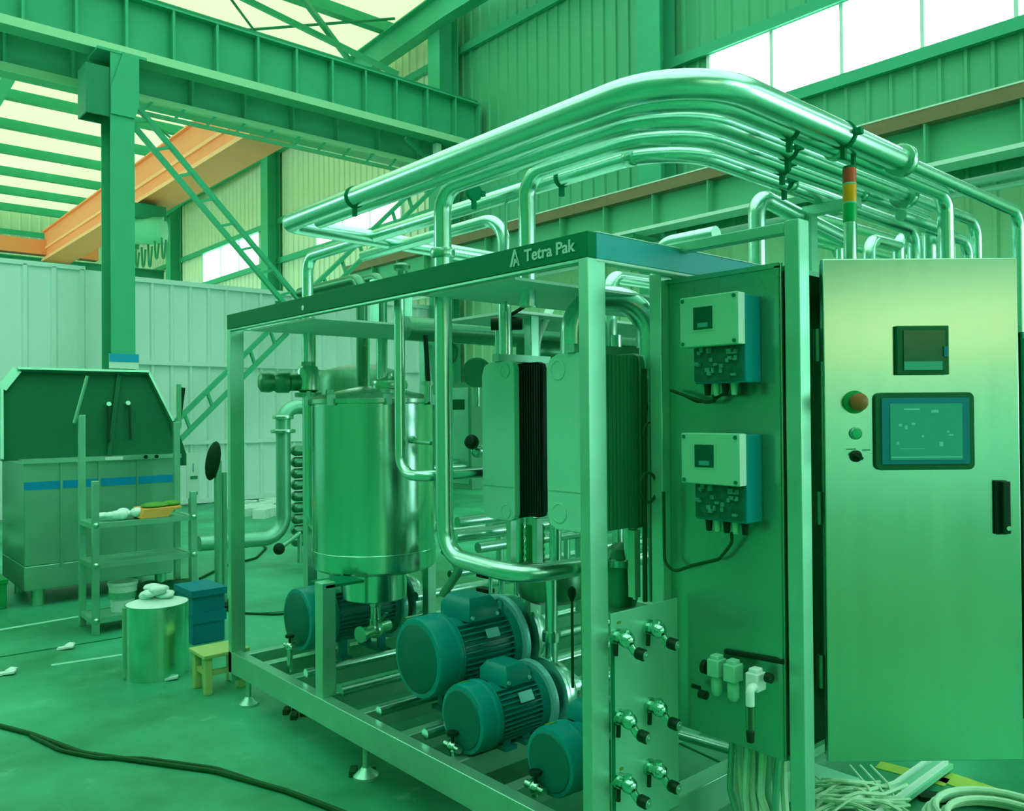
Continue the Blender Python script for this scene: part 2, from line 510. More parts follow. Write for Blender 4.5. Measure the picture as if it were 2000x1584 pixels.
def bay_window(nm, along, p0, n, levels):
    """n bays of 1 m along x or y; levels = [(z0, z1, pane material)]"""
    wd = struct(nm, None, None, (p0[0], p0[1], levels[0][0]))
    z0, z1 = levels[0][0], levels[-1][1]
    def bx(a0, a1, d0, d1, za, zb, mb=None):
        mb = mb or MB()
        return mb.bx(p0[0] + a0, p0[1] + d0, za, p0[0] + a1, p0[1] + d1, zb) if along == 'x' else mb.bx(p0[0] + d0, p0[1] + a0, za, p0[0] + d1, p0[1] + a1, zb)
    part('window_frame', bx(-.05, n + .05, -.06, .08, z1, z1 + .08, bx(-.05, n + .05, -.06, .08, z0 - .08, z0)), K['white'], wd)
    for i in range(n + 1):
        part('mullion', bx(i - .03, i + .03, -.05, .06, z0, z1), K['white'], wd)
    for za, zb, m_ in levels:
        if za > z0: part('transom', bx(0, n, -.04, .05, za - .03, za + .03), K['white'], wd)
        for i in range(n):
            part('pane', bx(i + .03, i + .97, 0, .006, za + (.03 if za > z0 else 0), zb - (.03 if zb < z1 else 0)), K[m_], wd)
bay_window('added_window_5', 'x', (-3, Y0), 5, [(.15, 2.5, 'pane_dim'), (2.5, 3.25, 'pane_warm'), (3.25, 3.75, 'pane_pale')])  # window added behind the camera to put bright bands on the door
bay_window('added_window_6', 'x', (4, Y0), 7, [(1.5, 3.2, 'pane'), (3.2, 4.8, 'pane'), (4.8, 6.4, 'pane')])  # window added out of view to light the surfaces facing it
bay_window('added_window_7', 'y', (X0, Y0 + 27), 18, [(1.0, 3.6, 'pane'), (3.6, 6.3, 'pane'), (6.3, 9.0, 'pane')])  # unseen window added to light the left bay's wall and crane

# --- roof: translucent sheets over purlins and rafters
def roof_z(y):
    return 10.55 - .05 * (y - 13.4) if y > 13.4 else 10.55
ce = struct('ceiling')
prof = [(Y0 - .3, 10.55), (13.4, 10.55), (YB + .3, roof_z(YB + .3))]
for i, ((ya, za), (yb, zb)) in enumerate(zip(prof, prof[1:])):
    mb = MB().add([(X0 - .3, ya, za), (XW + .3, ya, za), (XW + .3, yb, zb), (X0 - .3, yb, zb)], [(0, 1, 2, 3)])
    part('roof_sheet', mb, K['roof' if i else 'roof_near'], ce)
y = -10.0
while y < 35.8:
    z = roof_z(y)
    w = .05 if y < 13 else .055
    pm = MB()
    pm.bx(X0, y - w, z - .27, XW, y + w, z - .02)
    pm.bx(X0, y - w - .05, z - .29, XW, y + w + .05, z - .265)
    part('purlin', pm, K['paint'], ce)
    y += 2.15
for x in (-2.6, 3.8, 10.2):
    pm = MB()
    for ya, yb in ((Y0, 13.4), (13.4, YB)):
        za, zb = roof_z(ya) - .3, roof_z(yb) - .3
        for dz, w, h in ((-.02, .28, .03), (-.30, .012, .54), (-.60, .28, .03)):
            pm.bar((x, ya, za + dz), (x, yb, zb + dz), w, h)
    part('rafter', pm, K['paint'], ce)
# thin tie rods and flying braces under the roof of the left bay
for a, b in (((5.5, 15.0, 10.1), (9.9, 19.5, 9.9)), ((9.9, 15.0, 10.1), (5.5, 19.5, 9.9)), ((4.2, 20.0, 9.8), (9.9, 26.0, 9.5))):
    part('tie_rod', MB().cyl(a, b, .03, n=6), K['paint_dark'], ce)
part('wind_brace', MB().bar((7.2, 14.6, 9.9), (10.1, 16.6, 9.3), .1, .1), K['paint'], ce)
part('wind_brace', MB().bar((6.1, 16.2, 10.2), (10.1, 15.2, 9.0), .1, .1), K['paint'], ce)

# --- low partition of ribbed panels behind the column
pt = struct('wall_middle')
PYY = 14.45
pm_a = rib_sheet(.40, 0, 3.9, .40, .04, 'panel', K['sheet_pale'])
pm_b = rib_sheet(.32, 0, 3.80, .32, .04, 'panel', K['sheet_pale'])
x = -8.9
while x < 3.55:
    inst('panel', pm_a, pt, (x, PYY, 0)); x += .40
x = 3.95
while x < XW - .1:
    inst('panel', pm_b, pt, (x, PYY, 0)); x += .32
rl = MB().bx(-8.9, PYY - .04, 3.88, 3.6, PYY + .05, 3.95)
part('top_rail', rl, K['sheet_pale'], pt)
part('top_rail', MB().bx(3.9, PYY - .06, 3.78, XW, PYY + .05, 3.86), K['sheet_pale'], pt)
for z in (2.44, 1.08, .06):
    part('rail', MB().bx(3.9, PYY - .07, z - .035, XW, PYY - .022, z + .035), K['sheet_pale'], pt)

# =================================================================== steelwork
def h_column(name, label, x, y, z1, w, dep, t=.02, group=None, along='y'):
    """H section: flanges w wide (along x), web dep deep (along y), or turned"""
    c = thing(name, label, 'column', (x, y, 0), group)
    if along == 'y':
        part('flange', MB().bx(x - w / 2, y - dep / 2, 0, x + w / 2, y - dep / 2 + t, z1), K['paint'], c)
        part('flange', MB().bx(x - w / 2, y + dep / 2 - t, 0, x + w / 2, y + dep / 2, z1), K['paint'], c)
        part('web', MB().bx(x - t / 2, y - dep / 2 + t, 0, x + t / 2, y + dep / 2 - t, z1), K['paint'], c)
    else:
        part('flange', MB().bx(x - dep / 2, y - w / 2, 0, x - dep / 2 + t, y + w / 2, z1), K['paint'], c)
        part('flange', MB().bx(x + dep / 2 - t, y - w / 2, 0, x + dep / 2, y + w / 2, z1), K['paint'], c)
        part('web', MB().bx(x - dep / 2 + t, y - t / 2, 0, x + dep / 2 - t, y + t / 2, z1), K['paint'], c)
    part('base_plate', MB().bx(x - w * .75, y - dep * .7, 0, x + w * .75, y + dep * .7, .03), K['paint'], c)
    return c

col = h_column('steel_column', 'green steel column carrying the crane girder, left of the picture', 3.80, 13.38, 7.02, .34, .50)
pm = MB().bx(3.45, 13.12, 6.98, 4.15, 13.65, 7.02)
pm.prism([(-.17, -.95), (.17, -.95), (.23, -.75), (.23, 0), (.0, 0), (-.17, -.55)], (3.80, 13.10, 7.0), (1, 0, 0), (0, 0, 1), (0, 1, 0), .025)
pm.prism([(-.17, -.95), (.17, -.95), (.34, -.5), (.34, 0), (-.34, 0), (-.34, -.5)], (3.80, 13.63, 7.0), (1, 0, 0), (0, 0, 1), (0, 1, 0), .025)
part('column_head', pm, K['paint'], col)
pm = MB()
pm.bx(3.30, 13.16, 6.02, 3.63, 13.2, 6.75); pm.bx(3.30, 13.56, 6.02, 3.63, 13.6, 6.75); pm.bx(3.30, 13.2, 6.02, 3.32, 13.56, 6.75)
part('bracket', pm, K['paint_dark'], col)

col2 = h_column('steel_column', 'tall green steel column at the right end of the crane girder', 10.55, 14.15, 10.3, .42, .5, along='x')
h_column('steel_column', 'green wall column right of the crane girder, behind the overhead pipes', 10.72, 8.55, 10.3, .46, .4, along='x')
h_column('steel_column', 'green wall column above the far left window', 10.72, 22.9, 9.7, .45, .4, along='x')
h_column('steel_column', 'farthest green wall column, seen below the orange crane', 10.72, 31.0, 9.3, .45, .4, along='x')
h_column('steel_column', 'green wall column at the far right, mostly behind the overhead pipes', 10.72, 2.6, 10.3, .3, .4, along='x')

# crane girder crossing the upper left, and its twin right behind
def crane_girder(label, y, stiff_x, z0=7.03, z1=7.97, w=.34, x0=-6.0, x1=10.85):
    g = thing('crane_girder', label, 'girder', ((x0 + x1) / 2, y, z0))
    part('top_flange', MB().bx(x0, y - w / 2, z1 - .03, x1, y + w / 2, z1), K['paint'], g)
    part('bottom_flange', MB().bx(x0, y - w / 2, z0, x1, y + w / 2, z0 + .035), K['paint'], g)
    part('flange_lip', MB().bx(x0, y - w / 2 - .012, z0 - .01, x1, y - w / 2, z0 + .12), K['sheet_low_lit'], g, label='lip along the bottom flange, coloured pale for its lit edge')  # lit edge of the flange put in as a paler strip
    part('web', MB().bx(x0, y - .008, z0 + .035, x1, y + .008, z1 - .03), K['paint'], g)
    for x in stiff_x:
        part('stiffener', MB().bx(x - .02, y - w / 2 + .01, z0 + .035, x + .02, y + w / 2 - .01, z1 - .03), K['paint'], g)
    part('rail', MB().bx(x0, y - .04, z1, x1, y + .04, z1 + .1), K['paint_dark'], g)
    return g
sx = [at(px, 110 + px * .13, y=13.25).x for px in (-70, 45, 150, 248, 340, 425, 505, 580, 650, 715, 775, 835, 890)]
crane_girder('deep green crane girder with many web stiffeners, upper left', 13.4, [2.0 - 1.0 * i for i in range(1, 7)] + sx + [10.8])
crane_girder('second crane girder, close behind and below the front one', 14.3, [-5 + .93 * i for i in range(17)], 6.70, 7.6)
lt = thing('lattice_rail', 'ladder-like steel lattice running under the rear crane girder', 'lattice', (7, 13.85, 6.42))
part('chord', MB().bar((4.0, 13.85, 6.66), (10.3, 13.85, 6.66), .07, .07), K['sheet_low_lit'], lt)  # upper chord takes the pale colour, the light it catches painted on
part('chord', MB().bar((4.0, 13.85, 6.42), (10.3, 13.85, 6.42), .06, .06), K['sheet'], lt)
for i in range(12):
    x = 4.3 + i * .52
    part('rung', MB().bar((x, 13.85, 6.44), (x + .16, 13.85, 6.64), .04, .04), K['paint'], lt)
part('end_brace', MB().bar((9.2, 13.6, 7.0), (10.2, 13.85, 6.6), .06, .06), K['paint'], lt)
part('end_brace', MB().bar((9.9, 13.5, 7.0), (9.9, 13.5, 6.55), .12, .12), K['white'], lt)


def lattice(label, p0, p1, n, gap=.26):
    t = thing('lattice_brace', label, 'brace', p0)
    p0 = Vector(p0); p1 = Vector(p1); d = (p1 - p0).normalized()
    q = Vector((0, 1, 0)).cross(d) * gap / 2
    part('chord', MB().bar(p0 + q, p1 + q, .09, .07, q), K['paint_dark'] if False else K['paint'], t)
    part('chord', MB().bar(p0 - q, p1 - q, .09, .07, q), K['paint'], t)
    for i in range(n):
        c = p0 + (p1 - p0) * ((i + .5) / n)
        part('rung', MB().bar(c - q + d * .06, c + q - d * .06, .07, .04, d), K['paint'], t)
    return t
lattice('lattice brace falling from the left column head to the right', (4.0, 13.55, 6.35), (6.78, 13.55, 3.5), 8)
lattice('lattice brace rising from the floor behind the left machine', (4.4, 13.75, .9), (6.65, 13.75, 3.1), 6)
lattice('lattice brace rising right towards the tall column, behind the pipes', (6.9, 13.65, 3.4), (9.9, 13.65, 6.3), 8)
single('gusset_plate', MB().cb((6.72, 13.65, 3.3), (.5, .03, .5)).cb((6.72, 13.60, 3.3), (.34, .06, .1)), K['paint'], 'small steel plate where the lattice braces cross', 'plate', (6.72, 13.65, 3.05))

# orange bridge crane in the left bay
cr = thing('bridge_crane', 'orange bridge crane spanning the bay beyond the girder', 'crane', (7.0, 23, 6.9))
part('main_girder', MB().prism([(-.30, 0), (.30, 0), (.30, .98), (-.30, .98)], (7.05, 14.6, 6.95), (1, 0, 0), (0, 0, 1), (0, 1, 0), 17.6), K['orange'], cr)
part('bottom_flange', MB().bx(6.62, 14.6, 6.90, 7.48, 32.2, 6.95), K['orange'], cr)
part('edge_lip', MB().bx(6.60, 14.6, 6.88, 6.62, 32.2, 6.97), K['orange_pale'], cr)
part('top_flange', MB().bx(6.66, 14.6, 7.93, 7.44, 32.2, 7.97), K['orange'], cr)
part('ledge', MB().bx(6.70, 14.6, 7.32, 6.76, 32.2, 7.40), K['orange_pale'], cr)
part('end_truck', MB().bx(3.9, 31.9, 7.12, 8.4, 32.35, 7.62).bx(3.7, 31.95, 7.0, 4.3, 32.3, 7.3), K['orange'], cr)
part('control_box', MB().bx(6.45, 22.7, 7.5, 6.69, 23.1, 8.0), K['white'], cr)
hp = at(286, 450, x=6.75)
part('hoist_drum', MB().cyl(hp + Vector((-.35, .25, 0)), hp + Vector((.35, -.25, 0)), .34), K['ivory'], cr, label='pale green hoist drum')
part('trolley', MB().cb(hp + Vector((0, .3, .42)), (.8, 1.1, .35)).bx(hp.x - .1, hp.y + .2, hp.z + .5, hp.x + .3, hp.y + .4, 6.95), K['paint_dark'], cr, label='dark hoist trolley')
for i in range(5):
    q = hp + Vector((.1, 1.2 - i * .5, -.3))
    part('festoon_cable', MB().tube([q, q + Vector((0, -.1, -.7 - .12 * (i % 3))), q + Vector((0, -.3, -.1))], .025, .1, n=6), K['paint_dark'], cr)
single('crane_runway', MB().bx(X0, 32.0, 6.5, XW - .3, 32.35, 7.0).bx(X0, 31.9, 6.96, XW - .3, 32.45, 7.0), K['paint_dark'], 'far runway beam under the end of the orange crane', 'beam', (1, 32.2, 6.5))

# runway beam along the window wall
XR = 10.05
rb = thing('wall_runway_beam', 'long crane runway beam with reddish rail along the right wall', 'beam', (XR, 5, 4.4))
part('web', MB().bx(XR - .01, -8, 4.38, XR + .01, 17.2, 4.86), K['sheet'], rb)
part('top_flange', MB().bx(XR - .17, -8, 4.86, XR + .17, 17.2, 4.90), K['red'], rb)
part('rail', MB().bx(XR - .15, -8, 4.90, XR - .05, 17.2, 5.03), K['red'], rb, label='reddish rail')
part('rail_top', MB().bx(XR - .155, -8, 5.03, XR - .045, 17.2, 5.05), K['white'], rb, label='pale rail top')  # pale strip along the top of the rail
part('bottom_flange', MB().bx(XR - .19, -8, 4.33, XR + .17, 17.2, 4.38), K['white'], rb)  # lit edges of the lower flange put into its pale colour
for y in (2.6, 8.55, 14.15):
    pm = MB().bx(XR - .1, y - .14, 4.02, 10.52, y + .14, 4.33).bx(XR - .14, y - .16, 4.28, 10.52, y + .16, 4.33)
    part('bracket', pm, K['paint'], rb)
for i in range(14):
    y = 3.0 + i * 1.0
    part('stiffener', MB().bx(XR - .15, y - .01, 4.38, XR + .15, y + .01, 4.86), K['sheet'], rb)
single('wall_conduit', MB().tube([(10.4, -8, 4.2), (10.4, 17, 4.2)], .05, n=10).tube([(10.4, -8, 4.08), (10.4, 17, 4.08)], .035, n=8), K['white'], 'pale twin conduit just under the wall runway beam', 'conduit', (10.4, 5, 4.05))

sg = thing('notice_sign', 'small blue and white notice on the left steel column', 'sign', (3.80, 13.05, 2.38))
a = at(213, 690, y=13.04); b = at(271, 721, y=13.04)
part('board', MB().bx(a.x, 13.035, b.z, b.x, 13.05, a.z), K['white'], sg)
part('blue_band', MB().bx(a.x, 13.03, a.z - (a.z - b.z) * .55, b.x, 13.036, a.z), K['sign_blue'], sg, label='blue upper band')

# =================================================================== process skid
SX0, SX1, SY0, SY1, ZT = 1.82, 4.40, 1.72, 4.44, 2.10
fr = thing('equipment_frame', 'open stainless frame of square tube around tank, pumps and exchangers, dark lettered top beam', 'frame', (SX0, SY0, 0))
def fp(name, b, m='frame', **k):
    return part(name, MB().bx(*b), K[m], fr, bev=k.pop('bev', .003), **k)
fp('post', (1.82, 1.72, .10, 1.90, 1.76, 2.02), label='nearest corner post')
fp('post', (1.82, 4.40, .10, 1.90, 4.44, 2.02))
fp('post', (4.32, 1.72, .10, 4.40, 1.76, 2.02))
fp('post', (4.32, 4.40, .10, 4.40, 4.44, 2.02))
fp('post', (2.225, 1.765, .3, 2.28, 1.815, 2.02))
fp('post', (1.83, 3.40, .26, 1.90, 3.47, .78), label='short post under the tank')
fp('post', (2.60, 2.82, .26, 2.65, 2.87, 2.02))
fp('post', (3.1, 4.38, .26, 3.16, 4.44, 2.02))
fp('post', (2.27, 4.385, .26, 2.33, 4.445, 2.02))
fp('front_top_beam', (1.82, 1.72, 2.02, 1.86, 4.44, 2.10), 'frame_dark', label='dark top beam with white lettering')
fp('trim_lip', (1.822, 1.76, 2.008, 1.85, 4.40, 2.02), 'frame')
fp('end_top_beam', (1.86, 1.72, 2.02, 4.40, 1.76, 2.10), 'film_blue', label='blue filmed top beam')
fp('beam_lip', (1.86, 1.719, 2.01, 4.40, 1.76, 2.02), 'white')
fp('beam_lip', (1.86, 1.719, 2.10, 4.40, 1.76, 2.104), 'white')
fp('rear_end_beam', (1.86, 4.40, 2.02, 4.40, 4.44, 2.10))
fp('back_top_beam', (4.36, 1.76, 2.02, 4.40, 4.40, 2.10))
fp('front_bottom_beam', (1.82, 1.72, .145, 1.875, 4.44, .26), 'frame')
fp('back_bottom_beam', (4.345, 1.72, .145, 4.40, 4.44, .26))
for y in (4.41, 4.17, 3.86, 3.52, 3.2, 2.86, 2.52, 2.2, 1.80):
    fp('cross_beam', (1.875, y - .03, .15, 4.345, y + .03, .235), 'frame')
for y0, y1, x0 in ((2.14, 2.66, 1.90), (3.62, 4.36, 1.92)):
    fp('top_tray', (x0, y0, 2.012, 3.7, y1, 2.022), 'white', bev=0)
fp('top_tray', (2.45, 2.78, 2.0, 3.9, 3.3, 2.012), 'white', bev=0)
for x, y in ((1.86, 4.27), (1.86, 3.08), (1.87, 1.9), (4.36, 4.27), (4.36, 1.9), (3.1, 4.3)):
    b = MB().cyl((x, y, .03), (x, y, .15), .014, n=10).lathe([(.055, 0), (.055, .012), (.03, .03), (.018, .045)], (x, y, 0), (0, 0, 1), 18)
    part('foot', b, K['frame'], fr)
part('weld_hole', MB().cyl((1.8195, 3.55, 2.05), (1.8185, 3.55, 2.05), .012), K['frame'], fr)

# lettering on the long dark beam, reading from the -x side
def lettering(txt, size, bold=.0):
    cu = bpy.data.curves.new('lettering', 'FONT'); cu.body = txt; cu.size = size; cu.extrude = .0012; cu.offset = bold
    o = bpy.data.objects.new('tmp', cu); C.objects.link(o)
    bpy.context.view_layer.update()
    me = bpy.data.meshes.new_from_object(o.evaluated_get(bpy.context.evaluated_depsgraph_get()))
    bpy.data.objects.remove(o)
    return me
me = lettering('Tetra Pak', .055, .0012)
ys = [v.co.x for v in me.vertices]
ya = at(1024, 520, x=1.818).y; yb = at(1124, 497, x=1.818).y
sc = (ya - yb) / (max(ys) - min(ys))
Mx = Matrix(((0, 0, -1, 1.818), (-1, 0, 0, ya), (0, 1, 0, 2.045), (0, 0, 0, 1)))
me.transform(Matrix.Translation(-fr.location) @ Mx @ Matrix.Diagonal((sc, 1.0, 1, 1)) @ Matrix.Translation((-min(ys), 0, 0)))
me.materials.append(K['text'])
lo = bpy.data.objects.new('lettering', me); C.objects.link(lo); lo.parent = fr
yl0 = at(996, 528, x=1.818).y; yl1 = at(1015, 522, x=1.818).y
lw = yl0 - yl1
def logo_poly(poly):
    return MB().prism([(a * lw, b * lw * 1.05) for a, b in poly], (1.819, yl0, 2.036), (0, -1, 0), (0, 0, 1), (-1, 0, 0), .0025)
lg = MB()
for p in ([(0, 0), (.42, 1.1), (.58, 1.1), (.58, .95), (.22, 0)], [(.58, 1.1), (.58, .82), (.86, 0), (1.0, 0)], [(.34, 0), (.5, .5), (.62, .5), (.62, .36), (.48, 0)], [(.62, .42), (.78, .42), (.86, .2), (.62, .2)]):
    q = logo_poly(p); lg.add(q.v, q.f)
part('triangle_emblem', lg, K['text'], fr)

# --------------------------------------------------------------- control cabinet
cb = thing('control_cabinet', 'stainless control cabinet with its wide door swung open, right foreground', 'cabinet', (2.30, 1.30, 0))
part('side_panel', MB().bx(2.268, 1.34, .49, 2.28, 1.765, 2.0), K['panel_steel'], cb, bev=.002)
part('side_rim', MB().bx(2.262, 1.345, 1.985, 2.28, 1.765, 2.0).bx(2.262, 1.345, .49, 2.27, 1.36, 1.99), K['panel_steel'], cb)
part('front_post', MB().bx(2.27, 1.28, .0, 2.328, 1.33, 2.125), K['frame'], cb, bev=.003)
part('top_rail', MB().bx(2.272, 1.331, 2.088, 2.312, 1.80, 2.122), K['frame'], cb, bev=.003)
part('rear_post', MB().bx(2.25, 1.765, 0, 2.30, 1.815, .52), K['frame'], cb, bev=.002)
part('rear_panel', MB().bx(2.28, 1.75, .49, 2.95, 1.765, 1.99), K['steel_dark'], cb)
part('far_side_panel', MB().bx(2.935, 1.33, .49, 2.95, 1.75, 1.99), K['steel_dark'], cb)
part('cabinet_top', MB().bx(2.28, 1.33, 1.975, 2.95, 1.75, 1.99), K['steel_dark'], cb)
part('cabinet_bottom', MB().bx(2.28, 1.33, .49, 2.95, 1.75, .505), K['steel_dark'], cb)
part('post', MB().bx(2.93, 1.28, .49, 2.98, 1.33, 2.0), K['frame'], cb)
part('rubber_seal', MB().bx(2.35, 1.300, .51, 2.362, 1.33, 1.98).bx(2.93, 1.300, .51, 2.94, 1.33, 1.98), K['rubber'], cb)
# door, hinged at the front post
ang = math.radians(-40.6)
dx = Vector((math.cos(ang), math.sin(ang), 0)); dn = Vector((math.sin(ang), -math.cos(ang), 0))
HG = Vector((2.372, 1.262, 0))
def D(u, z, n=0.0):
    return HG + dx * u + dn * n + Vector((0, 0, z))
DW, DZ0, DZ1 = .600, .482, 2.012
def du(px): return (px - 1588) / 396.0 * DW
def dz(py): return DZ0 + (1497 - py) / 996.0 * (DZ1 - DZ0)
def dbox(u0, z0, u1, z1, n0, n1, mb=None):
    return (mb or MB()).cb(D((u0 + u1) / 2, (z0 + z1) / 2, (n0 + n1) / 2), (u1 - u0, abs(n1 - n0), z1 - z0), dx, dn, (0, 0, 1))
door = part('door', dbox(0, DZ0, DW, DZ1, -.022, 0), K['door_steel'], cb, bev=.004)
part('door_return', dbox(.008, DZ0 + .01, .03, DZ1 - .01, -.045, -.022, dbox(DW - .03, DZ0 + .01, DW - .008, DZ1 - .01, -.045, -.022)), K['steel_dark'], door)
for z in (.75, 1.25, 1.75):
    part('hinge', MB().cyl(D(-.008, z - .05, -.03), D(-.008, z + .05, -.03), .011, n=10), K['steel_dark'], door)
# paperless recorder
u0, u1, z0, z1 = du(1732), du(1838), dz(733), dz(636)
part('recorder', dbox(u0, z0, u1, z1, 0, .014), K['bezel_dark'], door, bev=.003)
part('recorder_screen', dbox(u0 + .02, z0 + .014, u1 - .014, z1 - .014, .014, .017), K['screen_dark'], door)
part('recorder_flap', dbox(u0 + .02, z0 + .014, u1 - .024, z0 + .040, .017, .019), K['screen'], door)
part('recorder_latch', dbox(u1 - .02, z0 + .055, u1 - .008, z0 + .085, .014, .022), K['bezel'], door)
# touch panel
u0, u1, z0, z1 = du(1688), du(1888), dz(921), dz(768)
tb = MB()
r = .018; poly = []
for cx_, cz_, a0 in ((u1 - r, z1 - r, 0), (u0 + r, z1 - r, 90), (u0 + r, z0 + r, 180), (u1 - r, z0 + r, 270)):
    for k in range(5):
        q = math.radians(a0 + 22.5 * k); poly.append((cx_ + r * math.cos(q), cz_ + r * math.sin(q)))
tb.prism(poly, HG, dx, (0, 0, 1), dn, .012)
part('touch_panel', tb, K['bezel_dark'], door, bev=.002)
part('panel_bezel', dbox(u0 + .018, z0 + .018, u1 - .018, z1 - .016, .012, .016), K['bezel'], door)
s0, s1, t0, t1 = du(1716), du(1861), dz(901), dz(790)
part('touch_screen', dbox(s0, t0, s1, t1, .016, .018), K['screen'], door)
K['screen_lit'] = mat('screen_marks', (96, 200, 172), .3, var=.02)
sm = MB()
for k, (a, b, w, h) in enumerate(((.30, .90, .22, .03), (.62, .86, .10, .05), (.14, .62, .05, .05), (.22, .58, .04, .07), (.32, .64, .05, .04), (.80, .50, .04, .04), (.84, .44, .06, .03), (.45, .42, .03, .04), (.70, .28, .06, .08), (.30, .20, .34, .012), (.10, .30, .03, .05), (.5, .05, .98, .02))):
    ua = s0 + (s1 - s0) * a; za = t0 + (t1 - t0) * b
    dbox(ua - w * (s1 - s0) / 2, za - h * (t1 - t0) / 2, ua + w * (s1 - s0) / 2, za + h * (t1 - t0) / 2, .018, .0186, sm)
part('screen_symbols', sm, K['screen_lit'], door, kind='stuff')
# buttons
c = D(du(1650), dz(786))
eb = part('emergency_stop', MB().lathe([(.033, 0), (.033, .004), (.022, .006), (.020, .02), (.026, .024), (.027, .036), (.018, .043), (.0001, .045)], c, dn, 24), K['red_button'], door, label='red mushroom button')
part('button_collar', MB().lathe([(.035, 0), (.035, .005), (.026, .008)], c, dn, 24), K['green_valve'], door)
c = D(du(1651), dz(848))
part('push_button', MB().lathe([(.014, 0), (.014, .012), (.0001, .014)], c, dn, 18), K['green_button'], door, label='green push button')
part('button_collar', MB().lathe([(.0185, 0), (.0185, .006), (.015, .009)], c, dn, 18), K['steel_dull'], door)
c = D(du(1651), dz(893))
part('selector_switch', MB().lathe([(.018, 0), (.018, .006), (.013, .009), (.012, .014)], c, dn, 18).cb(c + dn * .018, (.028, .014, .008), (dx - Vector((0, 0, .6))).normalized(), dn, (dx * .6 + Vector((0, 0, 1))).normalized()), K['black'], door)
part('switch_legend', dbox(du(1632), dz(880), du(1652), dz(878), 0, .001, dbox(du(1664), dz(882), du(1680), dz(880), 0, .001)), K['frame_dark'], door)
# handle
u0, u1, z0, z1 = du(1929), du(1953), dz(1050), dz(943)
part('handle', dbox(u0, z0, u1, z1, 0, .012, dbox(u0 + .012, z0 + .004, u1, z1 - .002, .012, .028)), K['black'], door, bev=.003)
part('lock_cylinder', MB().cyl(D(du(1946), dz(1036), .028), D(du(1946), dz(1036), .033), .007), K['steel'], door)

# beacon on the cabinet roof
bc = Vector((2.62, 1.40, 1.99))
bz = [at(1660, py, x=2.62).z for py in (495, 434, 397, 360, 325)]
bp = at(1660, 440, x=2.62); bc = Vector((2.62, bp.y, 1.99))
sb = thing('signal_tower', 'signal tower with red, amber and green lenses on the cabinet', 'signal light', bc)
def band(z0, z1, r, m, nm, lab=None):
    part(nm, MB().lathe([(r * .97, 0), (r, .004), (r, z1 - z0 - .004), (r * .97, z1 - z0)], (bc.x, bc.y, z0), (0, 0, 1), 24), K[m], sb, label=lab)
band(1.99, bz[1], .020, 'steel', 'pole', 'stainless lower tube')
band(bz[1], bz[2], .0215, 'green_lens', 'lens', 'green lens')
band(bz[2] + .001, bz[3] - .001, .0215, 'amber_lens', 'lens', 'amber lens')
band(bz[3], bz[4] - .008, .0215, 'red_lens', 'lens', 'red lens')
band(bz[4] - .008, bz[4], .0205, 'frame_dark', 'cap')
for z in (bz[2], bz[3]): band(z - .003, z + .003, .0222, 'ivory', 'ring')

# transmitters on the side panel
def transmitter(zt, label):
    t = thing('flow_transmitter', label, 'transmitter', (2.268, 1.52, zt - .3), 'flow transmitters on the cabinet side')
    y0, y1 = 1.416, 1.63
    part('housing', MB().bx(2.185, y0 - .005, zt - .275, 2.268, y1 - .03, zt - .005), K['blue_box'], t, bev=.004, label='blue back housing')
    part('cover', MB().bx(2.150, y0, zt - .160, 2.188, y1, zt), K['ivory'], t, bev=.004, label='pale square cover')
    part('cover_edge', MB().bx(2.152, y0 - .002, zt - .158, 2.186, y0, zt - .002), K['white'], t)  # cover side that faces the light, its brightness painted as white
    ya, yb = 1.575, 1.505
    part('display_frame', MB().bx(2.1485, yb - .008, zt - .112, 2.151, ya + .008, zt - .030), K['ivory'], t)
    part('display', MB().bx(2.1465, yb, zt - .106, 2.1490, ya, zt - .036), K['screen_dark'], t)
    part('readout', MB().bx(2.1455, yb + .016, zt - .100, 2.1468, ya - .016, zt - .086), K['screen'], t)
    for yy in (y0 + .012, y1 - .012):
        for z in (zt - .012, zt - .148):
            part('screw', MB().cyl((2.1505, yy, z), (2.1465, yy, z), .006, n=10), K['frame_dark'], t)
    part('terminal_board', MB().bx(2.178, y0 + .004, zt - .268, 2.186, y1 - .034, zt - .162), K['board'], t)
    bb = MB(); rr = random.Random(3)
    for i in range(22):
        yy = y0 + .015 + rr.random() * .145; z = zt - .255 + rr.random() * .08; a, b = .006 + rr.random() * .012, .005 + rr.random() * .012
        bb.bx(2.168 + rr.random() * .006, yy, z, 2.179, yy + a, z + b)
    part('terminals', bb, K['terminal'], t, kind='stuff')
    for i in range(5):
        yy = y0 + .02 + i * .033
        part('cable_gland', MB().cyl((2.21, yy, zt - .275), (2.21, yy, zt - .312), .012, .009, n=10), K['rubber' if i % 2 == 0 else 'ivory'], t)
    return t
transmitter(1.912, 'upper flow transmitter, pale cover on blue housing, on cabinet side')
transmitter(1.482, 'lower flow transmitter, pale cover on blue housing, on cabinet side')
def wire(label, pts, r, m='cable', fil=.04, n=8, cat='cable', group=None, name='cable'):
    pts = [Vector(p) for p in pts]
    return single(name, MB().tube(pts, r, fil, n=n, seg=5), K[m], label, cat, pts[len(pts) // 2], group)
xp = 2.235
wire('dark cable drooping from the upper transmitter to the rear post', [(2.21, 1.485, 1.60), at(1410, 770, x=xp), at(1385, 788, x=xp), at(1345, 775, x=2.22), at(1310, 762, x=2.23)], .0055)
wire('second dark cable looping below the upper transmitter', [(2.21, 1.55, 1.60), at(1400, 785, x=xp), at(1360, 785, x=xp), at(1318, 764, x=2.22)], .004)
wire('dark cable hanging in a bow from the lower transmitter', [(2.21, 1.485, 1.17), at(1430, 1060, x=xp), at(1405, 1092, x=xp), at(1350, 1105, x=xp), at(1318, 1117, x=2.22), at(1298, 1100, x=2.22), at(1296, 960, x=2.21)], .0055)
